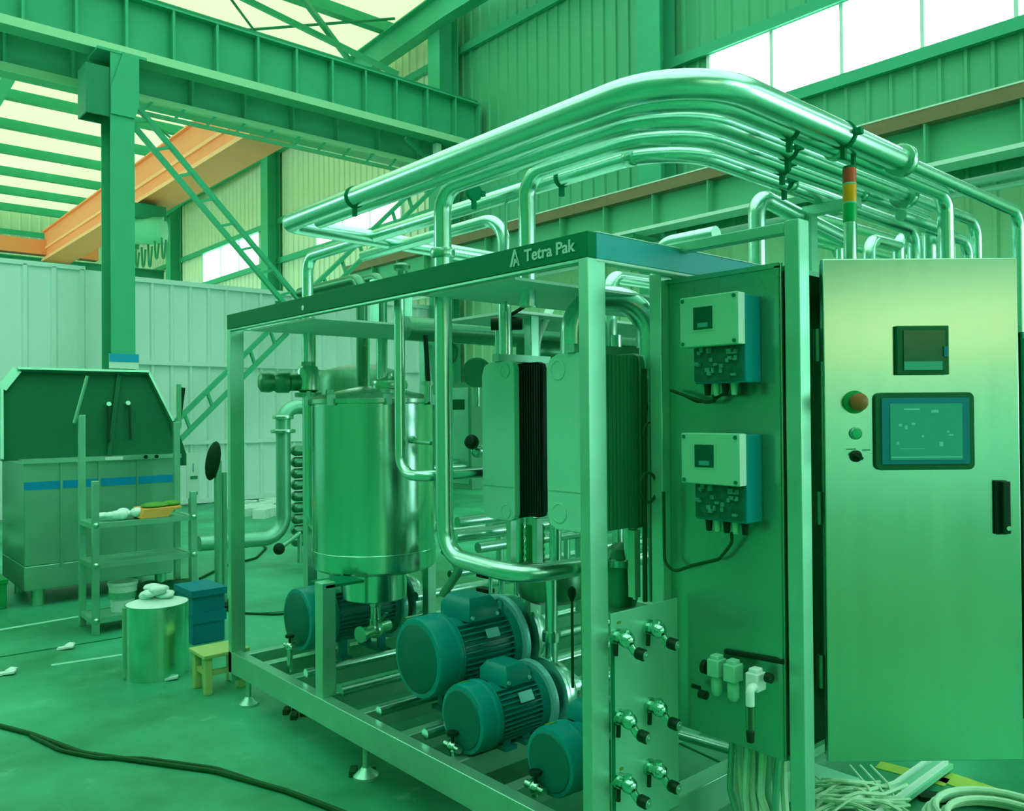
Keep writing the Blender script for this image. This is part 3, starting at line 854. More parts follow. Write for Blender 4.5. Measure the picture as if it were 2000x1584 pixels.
part('warning_plate', MB().bx(2.262, 1.475, 1.185, 2.268, 1.62, 1.2), K['panel_steel'], cb)

# slot and air service unit
single('cable_slot', MB().bar(at(1415, 1272, x=2.262), at(1532, 1293, x=2.262), .012, .016), K['rubber'], 'long black rubber edged slot above the air filter unit', 'slot', (2.262, 1.44, .78), bev=.004)
fu = thing('air_filter_unit', 'pale three-piece air filter regulator on the cabinet side panel', 'regulator', (2.2, 1.46, .56))
for i, (px, py) in enumerate(((1400, 1303), (1432, 1313), (1476, 1330))):
    c = at(px, py, x=2.205)
    part('body', MB().cb(c, (.05, .042, .055)).cb(c + Vector((0, 0, .03)), (.035, .03, .02)), K['white'] if i == 2 else K['ivory'], fu, bev=.004)
    part('stem', MB().cyl(c + Vector((.03, 0, 0)), (2.268, c.y, c.z), .012, n=10), K['frame_dark'], fu)
    if i < 2:
        part('bowl', MB().lathe([(.017, 0), (.019, -.015), (.018, -.05), (.01, -.06), (.0001, -.062)], c + Vector((0, 0, -.028)), (0, 0, 1), 14), K['ivory'], fu)
    else:
        part('outlet_elbow', MB().tube([c + Vector((-.025, -.01, -.01)), c + Vector((-.05, -.012, -.01)), c + Vector((-.05, -.012, -.06))], .013, .012, n=12), K['white'], fu)
        q = c + Vector((-.05, -.012, -.062))
        part('clear_bowl', MB().cyl(q, q + Vector((0, 0, -.075)), .015, .013), K['clear_plastic'], fu, label='clear drain tube')
        part('inner_tube', MB().cyl(q, q + Vector((0, 0, -.07)), .007), K['cable'], fu)
        part('drain_knob', MB().cyl(q + Vector((0, 0, -.075)), q + Vector((0, 0, -.105)), .013, .011), K['rubber'], fu)
a = at(1380, 1303, x=2.205); b = at(1500, 1330, x=2.205)
part('end_cap', MB().cyl(a + Vector((0, .012, 0)), a + Vector((0, -.004, 0)), .022), K['black'], fu)
part('end_cap', MB().cyl(b + Vector((0, .006, .01)), b + Vector((0, -.012, .01)), .015), K['black'], fu)
a = at(1375, 1357, x=2.21)
part('port_plug', MB().cyl(a + Vector((0, -.01, 0)), a + Vector((0, .016, 0)), .014), K['black'], fu)
part('port_plug', MB().cyl(a + Vector((.02, .03, .01)), a + Vector((.02, .06, .01)), .007), K['black'], fu)

# --------------------------------------------------------------- plate with sample valves
vp = thing('valve_plate', 'flat stainless plate carrying six sampling valves beside the nearest post', 'plate', (2.06, 1.72, .3))
part('plate', MB().bx(1.905, 1.715, .24, 2.235, 1.722, .928), K['plate_steel'], vp, bev=.001)
part('edge_strip', MB().bx(1.905, 1.712, .24, 1.917, 1.716, .87), K['frame_dark'], vp)
for px, py in ((1210, 1216), (1215, 1502)):
    a = at(px, py, y=1.712)
    part('sticker', MB().bx(a.x - .008, 1.7125, a.z - .004, a.x + .008, 1.7152, a.z + .004), K['yellow_tag'], vp)
cnt = 0
rows = ('top', 'middle', 'bottom')
for i, row in enumerate((((1250, 1277), (1312, 1257)), ((1255, 1438), (1315, 1413)), ((1255, 1565), (1314, 1536)))):
    for j, (px, py) in enumerate(row):
        k = at(px, py, y=1.625)
        b = k + Vector((-.008, 0, .035)); b.y = 1.7155
        v = thing('sampling_valve', '%s-row sampling valve with black knob, %s column of the plate' % (rows[i], ('left', 'right')[j]), 'valve', b, 'sampling valves on the plate')
        part('flange', MB().cyl(b, b + Vector((0, -.012, 0)), .027, n=16), K['steel'], v)
        part('body', MB().cyl(b + Vector((0, -.012, 0)), b + Vector((0, -.045, 0)), .02, n=14).ball(b + Vector((0, -.045, 0)), .026).cyl(b + Vector((0, -.04, 0)), b + Vector((0, -.04, .03)), .018, .014, n=12), K['steel_brushed'], v)
        e = b + Vector((0, -.045, 0))
        part('spout', MB().tube([e, (k.x, k.y + .02, k.z), k], .013, .008, n=10), K['steel_brushed'], v)
        ax = Vector((.12, -1, -.12)).normalized()
        part('knob', MB().lathe([(.016, 0), (.0185, .004), (.0185, .028), (.016, .032)], k - ax * .012, ax, 18), K['black'], v)
        part('knob_face', MB().lathe([(.0145, 0), (.0145, .003), (.006, .003), (.005, .006), (.0001, .006)], k + ax * .020, ax, 18), K['steel_dull'], v)
        part('drain_nozzle', MB().cyl(b + Vector((-.02, -.02, -.015)), b + Vector((-.022, -.02, -.05)), .007, n=8), K['rubber'], v)
fp('end_bottom_beam', (1.875, 1.72, .145, 4.345, 1.765, .26), 'frame')

# --------------------------------------------------------------- jacketed tank
TX, TY, TR = 2.30, 3.71, .315
tk = thing('process_tank', 'large upright stainless tank behind the short frame post', 'tank', (TX, TY, .24))
part('shell', MB().lathe([(TR * .97, .765), (TR, .775), (TR, 1.60), (TR, 1.605)], (TX, TY, 0), (0, 0, 1), 64), K['steel_brushed'], tk)
part('bottom_band', MB().lathe([(TR + .001, .775), (TR + .003, .777), (TR + .003, .86), (TR + .001, .862)], (TX, TY, 0), (0, 0, 1), 64), K['steel_brushed'], tk)
part('rim', MB().lathe([(TR, 1.60), (TR + .012, 1.605), (TR + .012, 1.625), (TR, 1.632)], (TX, TY, 0), (0, 0, 1), 64), K['steel'], tk)
ld = part('lid', MB().lathe([(TR + .004, 1.628), (TR * .9, 1.645), (TR * .5, 1.675), (TR * .22, 1.692), (.0001, 1.695)], (TX, TY, 0), (0, 0, 1), 64), K['steel'], tk)
part('manhole', MB().lathe([(.09, 1.68), (.095, 1.70), (.09, 1.72), (.05, 1.735), (.02, 1.745), (.02, 1.76), (.0001, 1.765)], (TX + .06, TY - .06, 0), (0, 0, 1), 28), K['steel'], ld)
for a in (200, 250, 300, 150):
    q = math.radians(a); c = Vector((TX + (TR + .012) * math.cos(q), TY + (TR + .012) * math.sin(q), 1.62))
    part('lid_clamp', MB().cb(c, (.03, .03, .05)).cyl(c + Vector((0, 0, .02)), c + Vector((0, 0, .05)), .012, n=10), K['steel_dull'], ld)
part('outlet_cone', MB().lathe([(TR * .96, .767), (TR * .9, .757), (.165, .752), (.165, .605), (.155, .598), (.04, .57), (.03, .55), (.03, .47)], (TX, TY, 0), (0, 0, 1), 40), K['steel_brushed'], tk)
ov = Vector((TX, TY, .45))
part('outlet_valve', MB().cyl(ov + Vector((0, 0, .04)), ov, .035).ball(ov + Vector((0, 0, -.02)), .045).cyl(ov + Vector((-.09, -.03, -.02)), ov + Vector((.1, .03, -.02)), .03).cyl(ov + Vector((-.11, -.035, -.02)), ov + Vector((-.09, -.03, -.02)), .042), K['steel'], tk)
part('valve_lever', MB().bar(ov + Vector((0, -.03, .02)), ov + Vector((-.03, -.16, .1)), .018, .008), K['steel_dull'], tk)
for a in (215, 330, 95):
    q = math.radians(a); c = Vector((TX + TR * .9 * math.cos(q), TY + TR * .9 * math.sin(q), 0))
    if a != 215: part('leg', MB().bx(c.x - .025, c.y - .025, .235, c.x + .025, c.y + .025, .775), K['frame'], tk)
part('support_bracket', MB().bx(1.85, 3.40, .755, 2.05, 3.56, .768), K['frame_dark'], tk)
part('sample_cock', MB().cyl(at(812, 862, x=1.985), at(812, 862, x=2.08), .012).tube([at(800, 862, x=1.99), at(842, 866, x=1.99)], .008).ball(at(805, 858, x=1.985), .016), K['steel_dull'], tk)

# --------------------------------------------------------------- plate heat exchangers
def exchanger(label, x0, xd, y0, y1, z0, z1, cuts_, ports, pack):
    p = thing('plate_heat_exchanger', label, 'heat exchanger', ((x0 + xd) / 2, (y0 + y1) / 2, z0), None)
    def face(xa, th, m, nm, s=0):
        c = .035; w, h = y1 - y0, z1 - z0
        poly = []
        for (u, v), k in zip(((0, 0), (w, 0), (w, h), (0, h)), (cuts_[2], cuts_[3], cuts_[0], cuts_[1])):
            pass
        tl, tr_, br, bl = cuts_
        poly = [(bl, 0), (w - br, 0), (w - br * .3, br * .3), (w, br), (w, h - tr_), (w - tr_ * .3, h - tr_ * .3), (w - tr_, h), (tl, h), (tl * .3, h - tl * .3), (0, h - tl), (0, bl), (bl * .3, bl * .3)]
        return part(nm, MB().prism(poly, (xa, y1, z0), (0, -1, 0), (0, 0, 1), (1, 0, 0), th), K[m], p, bev=.003)
    f = face(x0, .028, 'plate_paint', 'frame_plate')
    face(xd - .028, .028, pack, 'pressure_plate')
    n = 18
    for i in range(n):
        xa = x0 + .030 + (xd - x0 - .06) * i / n
        part('plate', MB().bx(xa, y0 + .006 + .003 * (i % 2), z0 + .012, xa + (xd - x0 - .06) / n * (.72 if pack == 'gasket' else .96), y1 - .006, z1 - .012), K[pack], p)
    for py, pz, r in ports:
        part('port_cover', MB().lathe([(r, 0), (r, .003), (r - .004, .004), (r - .005, .0015), (.0001, .0015)], (x0, py, pz), (-1, 0, 0), 28), K['plate_paint'], f)
    part('carrying_bar', MB().bx(x0 - .01, (y0 + y1) / 2 - .02, z1, xd + .1, (y0 + y1) / 2 + .02, z1 + .03), K['steel_dull'], p)
    part('seam', MB().bx(x0 - .0012, y0 + .01, z0 + .135, x0, y1 - .01, z0 + .139), K['frame'], f)
    for a in (y0 + .02, y1 - .02):
        part('support_leg', MB().bx(xd - .06, a - .015, .9, xd - .03, a + .015, z0), K['frame'], p)
    return p
exchanger('left plate heat exchanger with pale front and black plate pack', 2.20, 2.385, 2.49, 2.695, 1.112, 1.762, (.055, .03, .03, .05),
          [(2.545, 1.722, .030), (2.545, 1.150, .030)], 'gasket')
exchanger('right plate heat exchanger, pale front partly behind the nearest post', 2.05, 2.285, 1.885, 2.145, 1.135, 1.757, (.055, .03, .03, .05),
          [(2.085, 1.700, .036), (2.085, 1.195, .036)], 'pack_green')

# --------------------------------------------------------------- motor pumps
def motor_pump(label, x0, y, zc, r, L, top=True, sticker=False, riser=.9):
    t = thing('motor_pump', label, 'pump', (x0 + L / 2, y, .235), 'motor driven pumps on the skid')
    ax = Vector((1, 0, 0)); o = Vector((x0, y, zc)); cl = .30 * L
    cov = part('fan_cover', MB().lathe([(r * .80, .0), (r * .965, .004), (r, .014), (r, cl - .004), (r * .97, cl)], o, ax, 36), K['motor'], t)
    part('fan_grille', MB().lathe([(r * .86, .002), (r * .82, -.003), (.0001, -.004)], o, ax, 30), K['motor_dark'], cov)
    part('cover_band', MB().lathe([(r * 1.0, cl - .035), (r * 1.018, cl - .03), (r * 1.018, cl - .016), (r, cl - .012)], o, ax, 36), K['motor_top'] if False else K['motor'], cov)
    part('stator', MB().lathe([(r * .82, cl), (r * .82, L - .03)], o, ax, 30), K['motor'], t)
    fm = MB()
    for k in range(40):
        q = 2 * PI * k / 40
        if 55 < math.degrees(q) < 125: continue
        d = Vector((0, math.cos(q), math.sin(q)))
        fm.cb(o + ax * (cl + (L - cl) / 2 - .01) + d * r * .87, (L - cl - .03, .005, r * .15), ax, d.cross(ax), d)
    part('cooling_fins', fm, K['motor'], t, kind='stuff')
    part('end_shield', MB().lathe([(r * .96, L - .045), (r * .98, L - .03), (r * 1.02, L - .012)], o, ax, 36), K['motor'], t)
    part('end_flange', MB().lathe([(r * 1.16, L - .012), (r * 1.18, L - .006), (r * 1.18, L + .014), (r * 1.14, L + .018)], o, ax, 44), K['motor_top'], t)
    bxm = MB(); w, d = .36 * L, r * .62
    b0 = zc + r * .78; b1 = zc + r * 1.36; xm = x0 + cl + (L - cl) * .46
    vs = []
    for z, s in ((b0, 1.0), (b0 + (b1 - b0) * .6, 1.0), (b1, .72)):
        vs += [(xm - w / 2 * s, y - d * s, z), (xm + w / 2 * s, y - d * s, z), (xm + w / 2 * s, y + d * s, z), (xm - w / 2 * s, y + d * s, z)]
    bxm.add(vs, [(3, 2, 1, 0)] + [(i + a, i + b, i + 4 + b, i + 4 + a) for i in (0, 4) for a, b in ((0, 1), (1, 2), (2, 3), (3, 0))] + [(8, 9, 10, 11)])
    tb_ = part('terminal_box', bxm, K['motor'], t, bev=.003)
    for sx_ in (-1, 1):
        part('bolt', MB().cyl((xm + sx_ * w * .42, y - d * .98, b0 + .02), (xm + sx_ * w * .42, y - d * 1.08, b0 + .02), .008, n=8), K['motor_top'], tb_)
    part('lifting_eye', MB().tube([o + ax * (L - .06) + Vector((0, -r * .3, r * .93)), o + ax * (L - .06) + Vector((0, -r * .3, r * 1.2)), o + ax * (L - .06) + Vector((0, -r * .55, r * 1.15)), o + ax * (L - .06) + Vector((0, -r * .55, r * .8))], .006, .02, n=8), K['motor'], t)
    for a in (cl + .06, L - .09):
        part('foot', MB().bx(x0 + a - .03, y - r * .75, .235, x0 + a + .03, y + r * .75, .252).bx(x0 + a - .02, y - r * .55, .25, x0 + a + .02, y - r * .38, zc - r * .6).bx(x0 + a - .02, y + r * .38, .25, x0 + a + .02, y + r * .55, zc - r * .6), K['motor'], t)
    part('nameplate', MB().cb(o + ax * (cl + (L - cl) * .5) + Vector((0, -r * .86, r * .5)), (.07, .004, .04), ax, Vector((0, .86, -.5)), Vector((0, .5, .86))), K['motor_top'], t)
    q = math.radians(118)
    if sticker:
        q = math.radians(128); dd = Vector((0, -math.cos(PI - q), math.sin(q)))
        dd = Vector((0, .30, .954)).normalized()
        part('warning_sticker', MB().cb(o + ax * .045 + dd * (r + .0005), (.035, .03, .002), ax, dd.cross(ax), dd), K['yellow_tag'], cov, label='yellow green sticker')
    # pump end
    part('lantern', MB().lathe([(r * .74, L + .018), (r * .70, L + .09)], o, ax, 30), K['motor_dark'], t)
    part('backplate', MB().lathe([(r * 1.0, L + .07), (r * 1.12, L + .074), (r * 1.12, L + .088), (r, L + .092)], o, ax, 40), K['steel_pipe'], t)
    part('pump_casing', MB().lathe([(r * .98, L + .092), (r * 1.02, L + .11), (r * .95, L + .15), (r * .5, L + .175), (r * .34, L + .18), (r * .34, L + .26)], o, ax, 40), K['steel_pipe'], t)
    part('suction_union', MB().lathe([(r * .36, L + .2), (r * .48, L + .205), (r * .48, L + .235), (r * .36, L + .24)], o, ax, 24), K['steel'], t)
    px_ = x0 + L + .125
    part('discharge_pipe', MB().tube([(px_, y, zc + r * .6), (px_, y, zc + riser)], .026, n=14), K['steel_pipe'], t)
    part('discharge_union', MB().cyl((px_, y, zc + r + .08), (px_, y, zc + r + .12), .04), K['steel'], t)
    return t
motor_pump('nearest blue motor pump, half hidden by the nearest frame post', 1.955, 2.05, .355, .118, .36, sticker=True, riser=.4)
motor_pump('second blue motor pump from the nearest post, yellow sticker on its fan cover', 1.955, 2.535, .368, .134, .36, sticker=True, riser=.55)
motor_pump('largest blue motor pump, under the plate exchangers', 2.0, 2.90, .515, .170, .46, riser=.62)
motor_pump('farthest blue motor pump, behind the short post under the tank', 2.02, 4.03, .47, .165, .56, riser=.5)

# --------------------------------------------------------------- overhead pipes
def ring(mb, c, ax, r, w=.012, t=.012):
    return mb.lathe([(r, -w), (r + t, -w), (r + t, w), (r, w)], c, ax, 20)
ZP = 2.45
def pipe(label, path, r, fil=.1, m='steel_pipe', group=None, clamps=(), flanges=(), name='steel_pipe', n=18):
    path = [Vector(p) for p in path]
    t = thing(name, label, 'pipe', path[0], group)
    part('tube', MB().tube(path, r, fil, n=n, seg=10), K[m], t)
    for c, ax in clamps:
        c = Vector(c); ax = Vector(ax)
        mb = MB(); ring(mb, c, ax, r - .001, .007, .006)
        sd = ax.cross(Vector((0, 0, 1))).normalized() if abs(ax.z) < .9 else Vector((1, 0, 0))
        mb.cb(c + Vector((0, 0, -(r + .02))) if abs(ax.z) < .9 else c + sd * (r + .015), (.016, .016, .035))
        mb.cb(c + sd * (r + .012), (.02, .02, .02))
        part('clamp', mb, K['frame_dark'], t)
    for c, ax, rr in flanges:
        mb = MB().lathe([(r, -.02), (rr * .94, -.018), (rr, -.010), (rr, .010), (rr * .94, .018), (r, .02)], c, ax, 24)
        part('union', mb, K['steel'], t)
    return t
xa = Vector((1, 0, 0)); ya_ = Vector((0, 1, 0)); za_ = Vector((0, 0, 1))
rows_ = {  # left run x, right run y, radius, end x
    'a': (1.775, 1.305, .041), 'b': (1.872, 1.395, .032), 'c': (1.975, 1.505, .039), 'd': (2.105, 1.615, .032), 'e': (2.24, 1.725, .032)}
lx = {k: v[0] for k, v in rows_.items()}; ry = {k: v[1] for k, v in rows_.items()}; rr_ = {k: v[2] for k, v in rows_.items()}
pipe('highest overhead pipe on the outer side of the bend', [(3.05, ry['a'], ZP), (lx['a'], ry['a'], ZP), (lx['a'], 3.62, ZP), (3.3, 3.62, ZP - .02)], rr_['a'], [.27, .06],
     clamps=[((2.60, ry['a'], ZP), xa), ((lx['a'], 3.0, ZP), ya_)], flanges=[((3.03, ry['a'], ZP), xa, .06)])
pipe('thin end of the outermost overhead pipe bending down beyond the door', [(3.04, ry['a'], ZP), (4.25, ry['a'], ZP), (4.25, ry['a'], 1.9)], .025, .08)
pipe('second overhead pipe from the outside of the bend', [(3.66, ry['b'], 2.0), (3.66, ry['b'], ZP), (lx['b'], ry['b'], ZP), (lx['b'], 3.48, ZP)], rr_['b'], [.08, .25],
     clamps=[((2.42, ry['b'], ZP), xa)], flanges=[((2.72, ry['b'], ZP), xa, .04)])
pipe('middle overhead pipe that turns down at the lettered beam', [(3.53, ry['c'], ZP), (lx['c'], ry['c'], ZP), (lx['c'], 2.66, ZP), (lx['c'], 2.66, .985), (lx['c'], 2.22, .965), (2.5, 2.16, .965), (2.9, 2.16, .99)],
     rr_['c'] * .9, [.24, .10, .12, .14, .1], clamps=[((2.60, ry['c'], ZP), xa)], flanges=[((3.52, ry['c'], ZP), xa, .06), ((lx['c'], 2.66, 2.19), za_, .05)])
pipe('thin end of the middle overhead pipe turning down at the right', [(3.52, ry['c'], ZP), (4.31, ry['c'], ZP), (4.31, ry['c'], 2.02)], .026, .09)
pipe('fourth overhead pipe, bending down short of the lettered beam', [(4.04, ry['d'], 2.02), (4.04, ry['d'], ZP), (lx['d'], ry['d'], ZP), (lx['d'], 2.30, ZP), (lx['d'], 2.30, 1.95)], rr_['d'], [.09, .24, .09],
     clamps=[((2.75, ry['d'], ZP), xa), ((lx['d'], 2.62, ZP), ya_)], flanges=[((3.35, ry['d'], ZP), xa, .042)])
pipe('innermost overhead pipe running to the valve at the far left', [(4.16, ry['e'] + .01, 2.02), (4.16, ry['e'] + .01, ZP - .02), (lx['e'], ry['e'], ZP), (lx['e'], 4.31, ZP), (lx['e'], 4.31, 1.80)], rr_['e'], [.09, .24, .09],
     clamps=[((2.95, ry['e'], ZP), xa), ((lx['e'], 2.25, ZP), ya_)], flanges=[((2.98, ry['e'], ZP), xa, .04), ((lx['e'], 1.9, ZP), ya_, .036)])
xs_ = 2.36
pipe('short pipe under the bundle bending down right of the middle pipe', [(xs_, 3.9, ZP - .04), (xs_, at(985, 480, x=xs_).y, ZP - .04), (xs_, at(985, 480, x=xs_).y, 1.7)], .028, .13)
wire('thin hanger rod under the innermost overhead pipe', [at(988, 395, x=2.24), at(987, 490, x=2.24) + Vector((0, 0, -.25))], .006, 'steel_dull', 0, cat='rod', name='hanger_rod')
# rack support under the right run
rs = thing('pipe_support', 'T shaped pipe support standing behind the cabinet', 'support', (3.17, 1.79, ZT))
tx = at(1580, 450, y=1.787).x
part('post', MB().bx(tx - .025, 1.762, ZT, tx + .025, 1.812, 2.37), K['frame'], rs)
part('crossbar', MB().bx(tx - .025, 1.57, 2.37, tx + .025, 1.91, 2.41), K['frame'], rs)
# support at the beacon
rs = thing('pipe_support', 'thin pipe hanger rising behind the signal tower', 'support', (2.66, 1.36, 1.99))
q = at(1668, 400, x=2.72)
part('post', MB().bx(2.712, q.y - .006, 1.99, 2.726, q.y + .006, 2.42), K['frame_dark'], rs)
# pipe ends and hooks behind the door
for i, (px, x) in enumerate(((1855, 3.95), (1890, 4.25))):
    p = at(px, 470, x=x)
    pipe(('left', 'right')[i] + ' one of two short bends dropping between the overhead pipe ends', [(x - .5, p.y, ZP - .1), (x, p.y, ZP - .1), (x, p.y, 1.9)], .024, .08)
for i, (px, py) in enumerate(((1706, 470), (1762, 465))):
    p = at(px, py, y=1.95)
    pipe(('left', 'right')[i] + ' one of two hook shaped pipe ends just above the open door', [(p.x - .05, 1.95, 1.9), (p.x - .05, 1.95, p.z), (p.x + .5, 1.95, p.z + .01)], .032, .08)
# lower, longer runs seen between support and door
for i, (px, py, y) in enumerate(((1600, 425, 2.4), (1600, 465, 2.4), (1600, 440, 3.0), (1600, 478, 3.1))):
    p = at(px, py, y=y)
    pipe(('upper', 'second', 'third', 'lowest')[i] + ' of the level pipes seen through the gap above the cabinet', [(at(1572, py, y=y).x, y, p.z), (5.6 + .15 * i, y, p.z), (5.6 + .15 * i, y, 0)], (.03 if i % 2 == 0 else .024), .08)
p = at(1478, 410, x=2.9)
pipe('upright return bend above the cabinet side panel', [(p.x, p.y, 1.9), (p.x, p.y, p.z + .06), (p.x + .7, p.y + .0, p.z - .02)], .034, .07)
p = at(1310, 470, x=2.3); q = at(1440, 452, x=2.3)
pipe('two-bend pipe resting on the blue beam', [(p.x + .3, p.y + .3, 2.0), (p.x + .3, p.y + .3, 2.21), (p.x + .3, 1.80, 2.21)], .03, .08)
a = at(1192, 640, y=2.75); b = at(1195, 540, y=2.75)
pipe('pipe turning right just under the blue beam', [(a.x, 2.75, 1.75), (a.x, 2.75, b.z), (a.x + 1.6, 2.75, b.z)], .034, .07)

# pipes crossing the tank front and P2
p = at(780, 620, x=1.955); zq = at(850, 932, x=1.955).z
pipe('bent pipe hanging in front of the tank', [(p.x, p.y, ZP - .4), (p.x, p.y, zq), (p.x, 2.765, zq), (2.6, 2.755, zq)], .023, [.13, .05])
# arch over the right exchanger
a = at(1120, 700, x=2.36); b = at(1268, 700, x=2.62)
pipe('thick arched pipe over the right plate exchanger', [(a.x, a.y, 1.72), (a.x, a.y, 2.005), (b.x, b.y, 2.005), (b.x, b.y, 1.05)], .052, [.15, .15], n=24)
# top bends at the left end
for i, (dy, px, py) in enumerate(((0, 706, 543), (1, 745, 540))):
    q = at(px, py, x=2.75 + i * .25)
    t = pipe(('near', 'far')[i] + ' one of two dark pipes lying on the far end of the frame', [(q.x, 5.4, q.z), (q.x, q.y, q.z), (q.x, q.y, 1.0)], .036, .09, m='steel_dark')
    part('pipe_stand', MB().bx(q.x - .02, 4.40, 2.10, q.x + .02, 4.44, q.z - .03), K['frame'], t)
q = at(785, 530, x=2.6)
single('pipe_cap', MB().lathe([(.03, -.1), (.03, 0), (.045, .01), (.05, .03), (.03, .045), (.0001, .05)], q, (0, 0, 1), 18), K['steel_dark'], 'dark round cap just above the lettered beam near its middle', 'cap', q)  # plain dark cap on a pipe stub

# valve at the far left, on the innermost pipe
vz = at(600, 745, x=2.24).z
vv = thing('process_valve', 'round stainless valve with side actuator at the far end of the skid', 'valve', (2.24, 4.31, vz))
part('body', MB().lathe([(.03, .09), (.05, .085), (.062, .06), (.062, -.05), (.05, -.06), (.03, -.07)], (2.24, 4.31, vz), za_, 28), K['steel'], vv)
part('top_nut', MB().cyl((2.24, 4.31, vz + .085), (2.24, 4.31, vz + .11), .04, n=8), K['steel_dull'], vv)
part('actuator', MB().lathe([(.035, 0), (.05, .05), (.05, .10), (.062, .11), (.062, .17), (.05, .19), (.055, .2), (.06, .22), (.056, .26), (.03, .275)], (2.24, 4.31, vz - .005), (-.93, .3, 0), 26), K['steel_dark'], vv)
part('lower_flange', MB().cyl((2.24, 4.31, vz - .09), (2.24, 4.31, vz - .065), .075), K['steel_dull'], vv)
pipe('twin pipe dropping from the far left valve', [(2.24, 4.31, vz - .08), (2.24, 4.31, .9), (2.75, 4.31, .85)], .03, .1)
pipe('slim pipe beside the far left valve', [(2.30, 4.18, vz - .05), (2.30, 4.18, 1.0), (2.7, 4.18, .9)], .018, .1)
pipe('pair of upright pipes behind the tank lid, left one', [at(712, 650, x=2.95), at(712, 650, x=2.95) * 1.0 + Vector((0, 0, -at(712, 650, x=2.95).z))], .034, 0)
pipe('pair of upright pipes behind the tank lid, right one', [at(746, 650, x=2.75), at(746, 790, x=2.75)], .034, 0)
p = at(705, 745, x=3.35)
single('rear_vessel', MB().lathe([(.30, .5), (.33, .55), (.33, 1.8), (.30, 1.88), (.12, 1.93)], (p.x, p.y, 0), za_, 36).bx(p.x - .05, p.y - .05, 0, p.x + .05, p.y + .05, .52), K['steel_dark'], 'dark upright vessel half hidden behind the tank lid', 'tank', (p.x, p.y, 0))

# horizontal header under the trays and smaller fittings behind the exchangers
a = at(800, 612, y=3.42)
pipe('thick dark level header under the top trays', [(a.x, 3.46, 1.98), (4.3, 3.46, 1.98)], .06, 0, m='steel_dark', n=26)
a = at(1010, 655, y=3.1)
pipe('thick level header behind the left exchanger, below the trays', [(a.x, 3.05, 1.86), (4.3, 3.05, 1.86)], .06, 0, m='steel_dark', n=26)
for i, (px, y) in enumerate(((975, 3.0), (992, 2.95))):
    a = at(px, 660, y=y)
    pipe(('left', 'right')[i] + ' slim riser above the left plate exchanger', [(a.x, y, 1.1), (a.x, y, 2.0)], .022, 0)
a = at(1065, 590, y=2.9); b = at(1050, 690, y=2.9)
pipe('bent hose curving down between the two exchangers', [(a.x + .05, 2.9, a.z), (b.x - .01, 2.9, b.z + .06), (b.x - .01, 2.9, 1.3)], .02, .2, m='white')
vb = at(990, 632, x=2.45)
bv = thing('lever_valve', 'black lever valve above the left plate exchanger', 'valve', vb)
part('body', MB().ball(vb, .04).cyl(vb + Vector((-.05, .05, 0)), vb + Vector((.05, -.05, 0)), .03), K['black'], bv)
part('lever', MB().bar(vb + Vector((0, .03, .02)), vb + Vector((.02, -.17, .09)), .02, .008), K['black'], bv)
# black handle rod and hanging actuator between tank and middle pipe
a = at(831, 655, x=2.35); b = at(836, 745, x=2.35)
hd = thing('level_probe', 'black rod in a stainless sleeve left of the middle pipe', 'probe', b)
part('rod', MB().cyl(a, b, .012), K['black'], hd)
part('sleeve', MB().cyl(b, b + Vector((0, 0, -.10)), .02).cyl(b + Vector((0, 0, -.02)), b + Vector((0, 0, .0)), .03), K['steel'], hd)
for nm, lab, px, py, x, r in (('pressure_gauge', 'round dark gauge behind the middle pipe, near the trays', 872, 690, 2.9, .07), ('pressure_gauge', 'large round gauge beside the left plate exchanger', 932, 728, 2.7, .075)):
    c = at(px, py, x=x); g = thing(nm, lab, 'gauge', c)
    d = Vector((-.8, -.6, 0))
    part('case', MB().lathe([(r, -.03), (r, .0), (r * 1.05, .004), (r * 1.05, .012), (r * .95, .014)], c, d, 28), K['steel_dark'], g)
    part('dial', MB().lathe([(r * .93, .0145), (.0001, .0145)], c, d, 28), K['steel_dull'], g)
    part('stem', MB().cyl(c + Vector((0, 0, -r)), c + Vector((0, 0, -r - .1)), .015), K['steel'], g)
jb = at(905, 850, x=3.0)
j = thing('junction_box', 'pale terminal cabinet behind the middle pipe and left exchanger', 'box', jb)
part('body', MB().cb(jb, (.1, .28, .62)), K['ivory'], j, bev=.004)
part('door', MB().cb(jb + Vector((-.052, .0, .0)), (.006, .24, .56)), K['frame'], j, bev=.002)
part('label_plate', MB().cb(jb + Vector((-.057, -.02, .18)), (.004, .12, .06)), K['frame_dark'], j)
c = at(924, 866, x=2.5)
hw = thing('hand_valve', 'black knob hand valve left of the black plate pack', 'valve', c)
part('knob', MB().lathe([(.02, 0), (.035, .01), (.035, .03), (.02, .045), (.0001, .047)], c, (-.8, -.5, .35), 20), K['black'], hw)
part('body', MB().ball(c + Vector((.06, .04, -.04)), .035).cyl(c, c + Vector((.07, .045, -.03)), .014), K['steel'], hw)
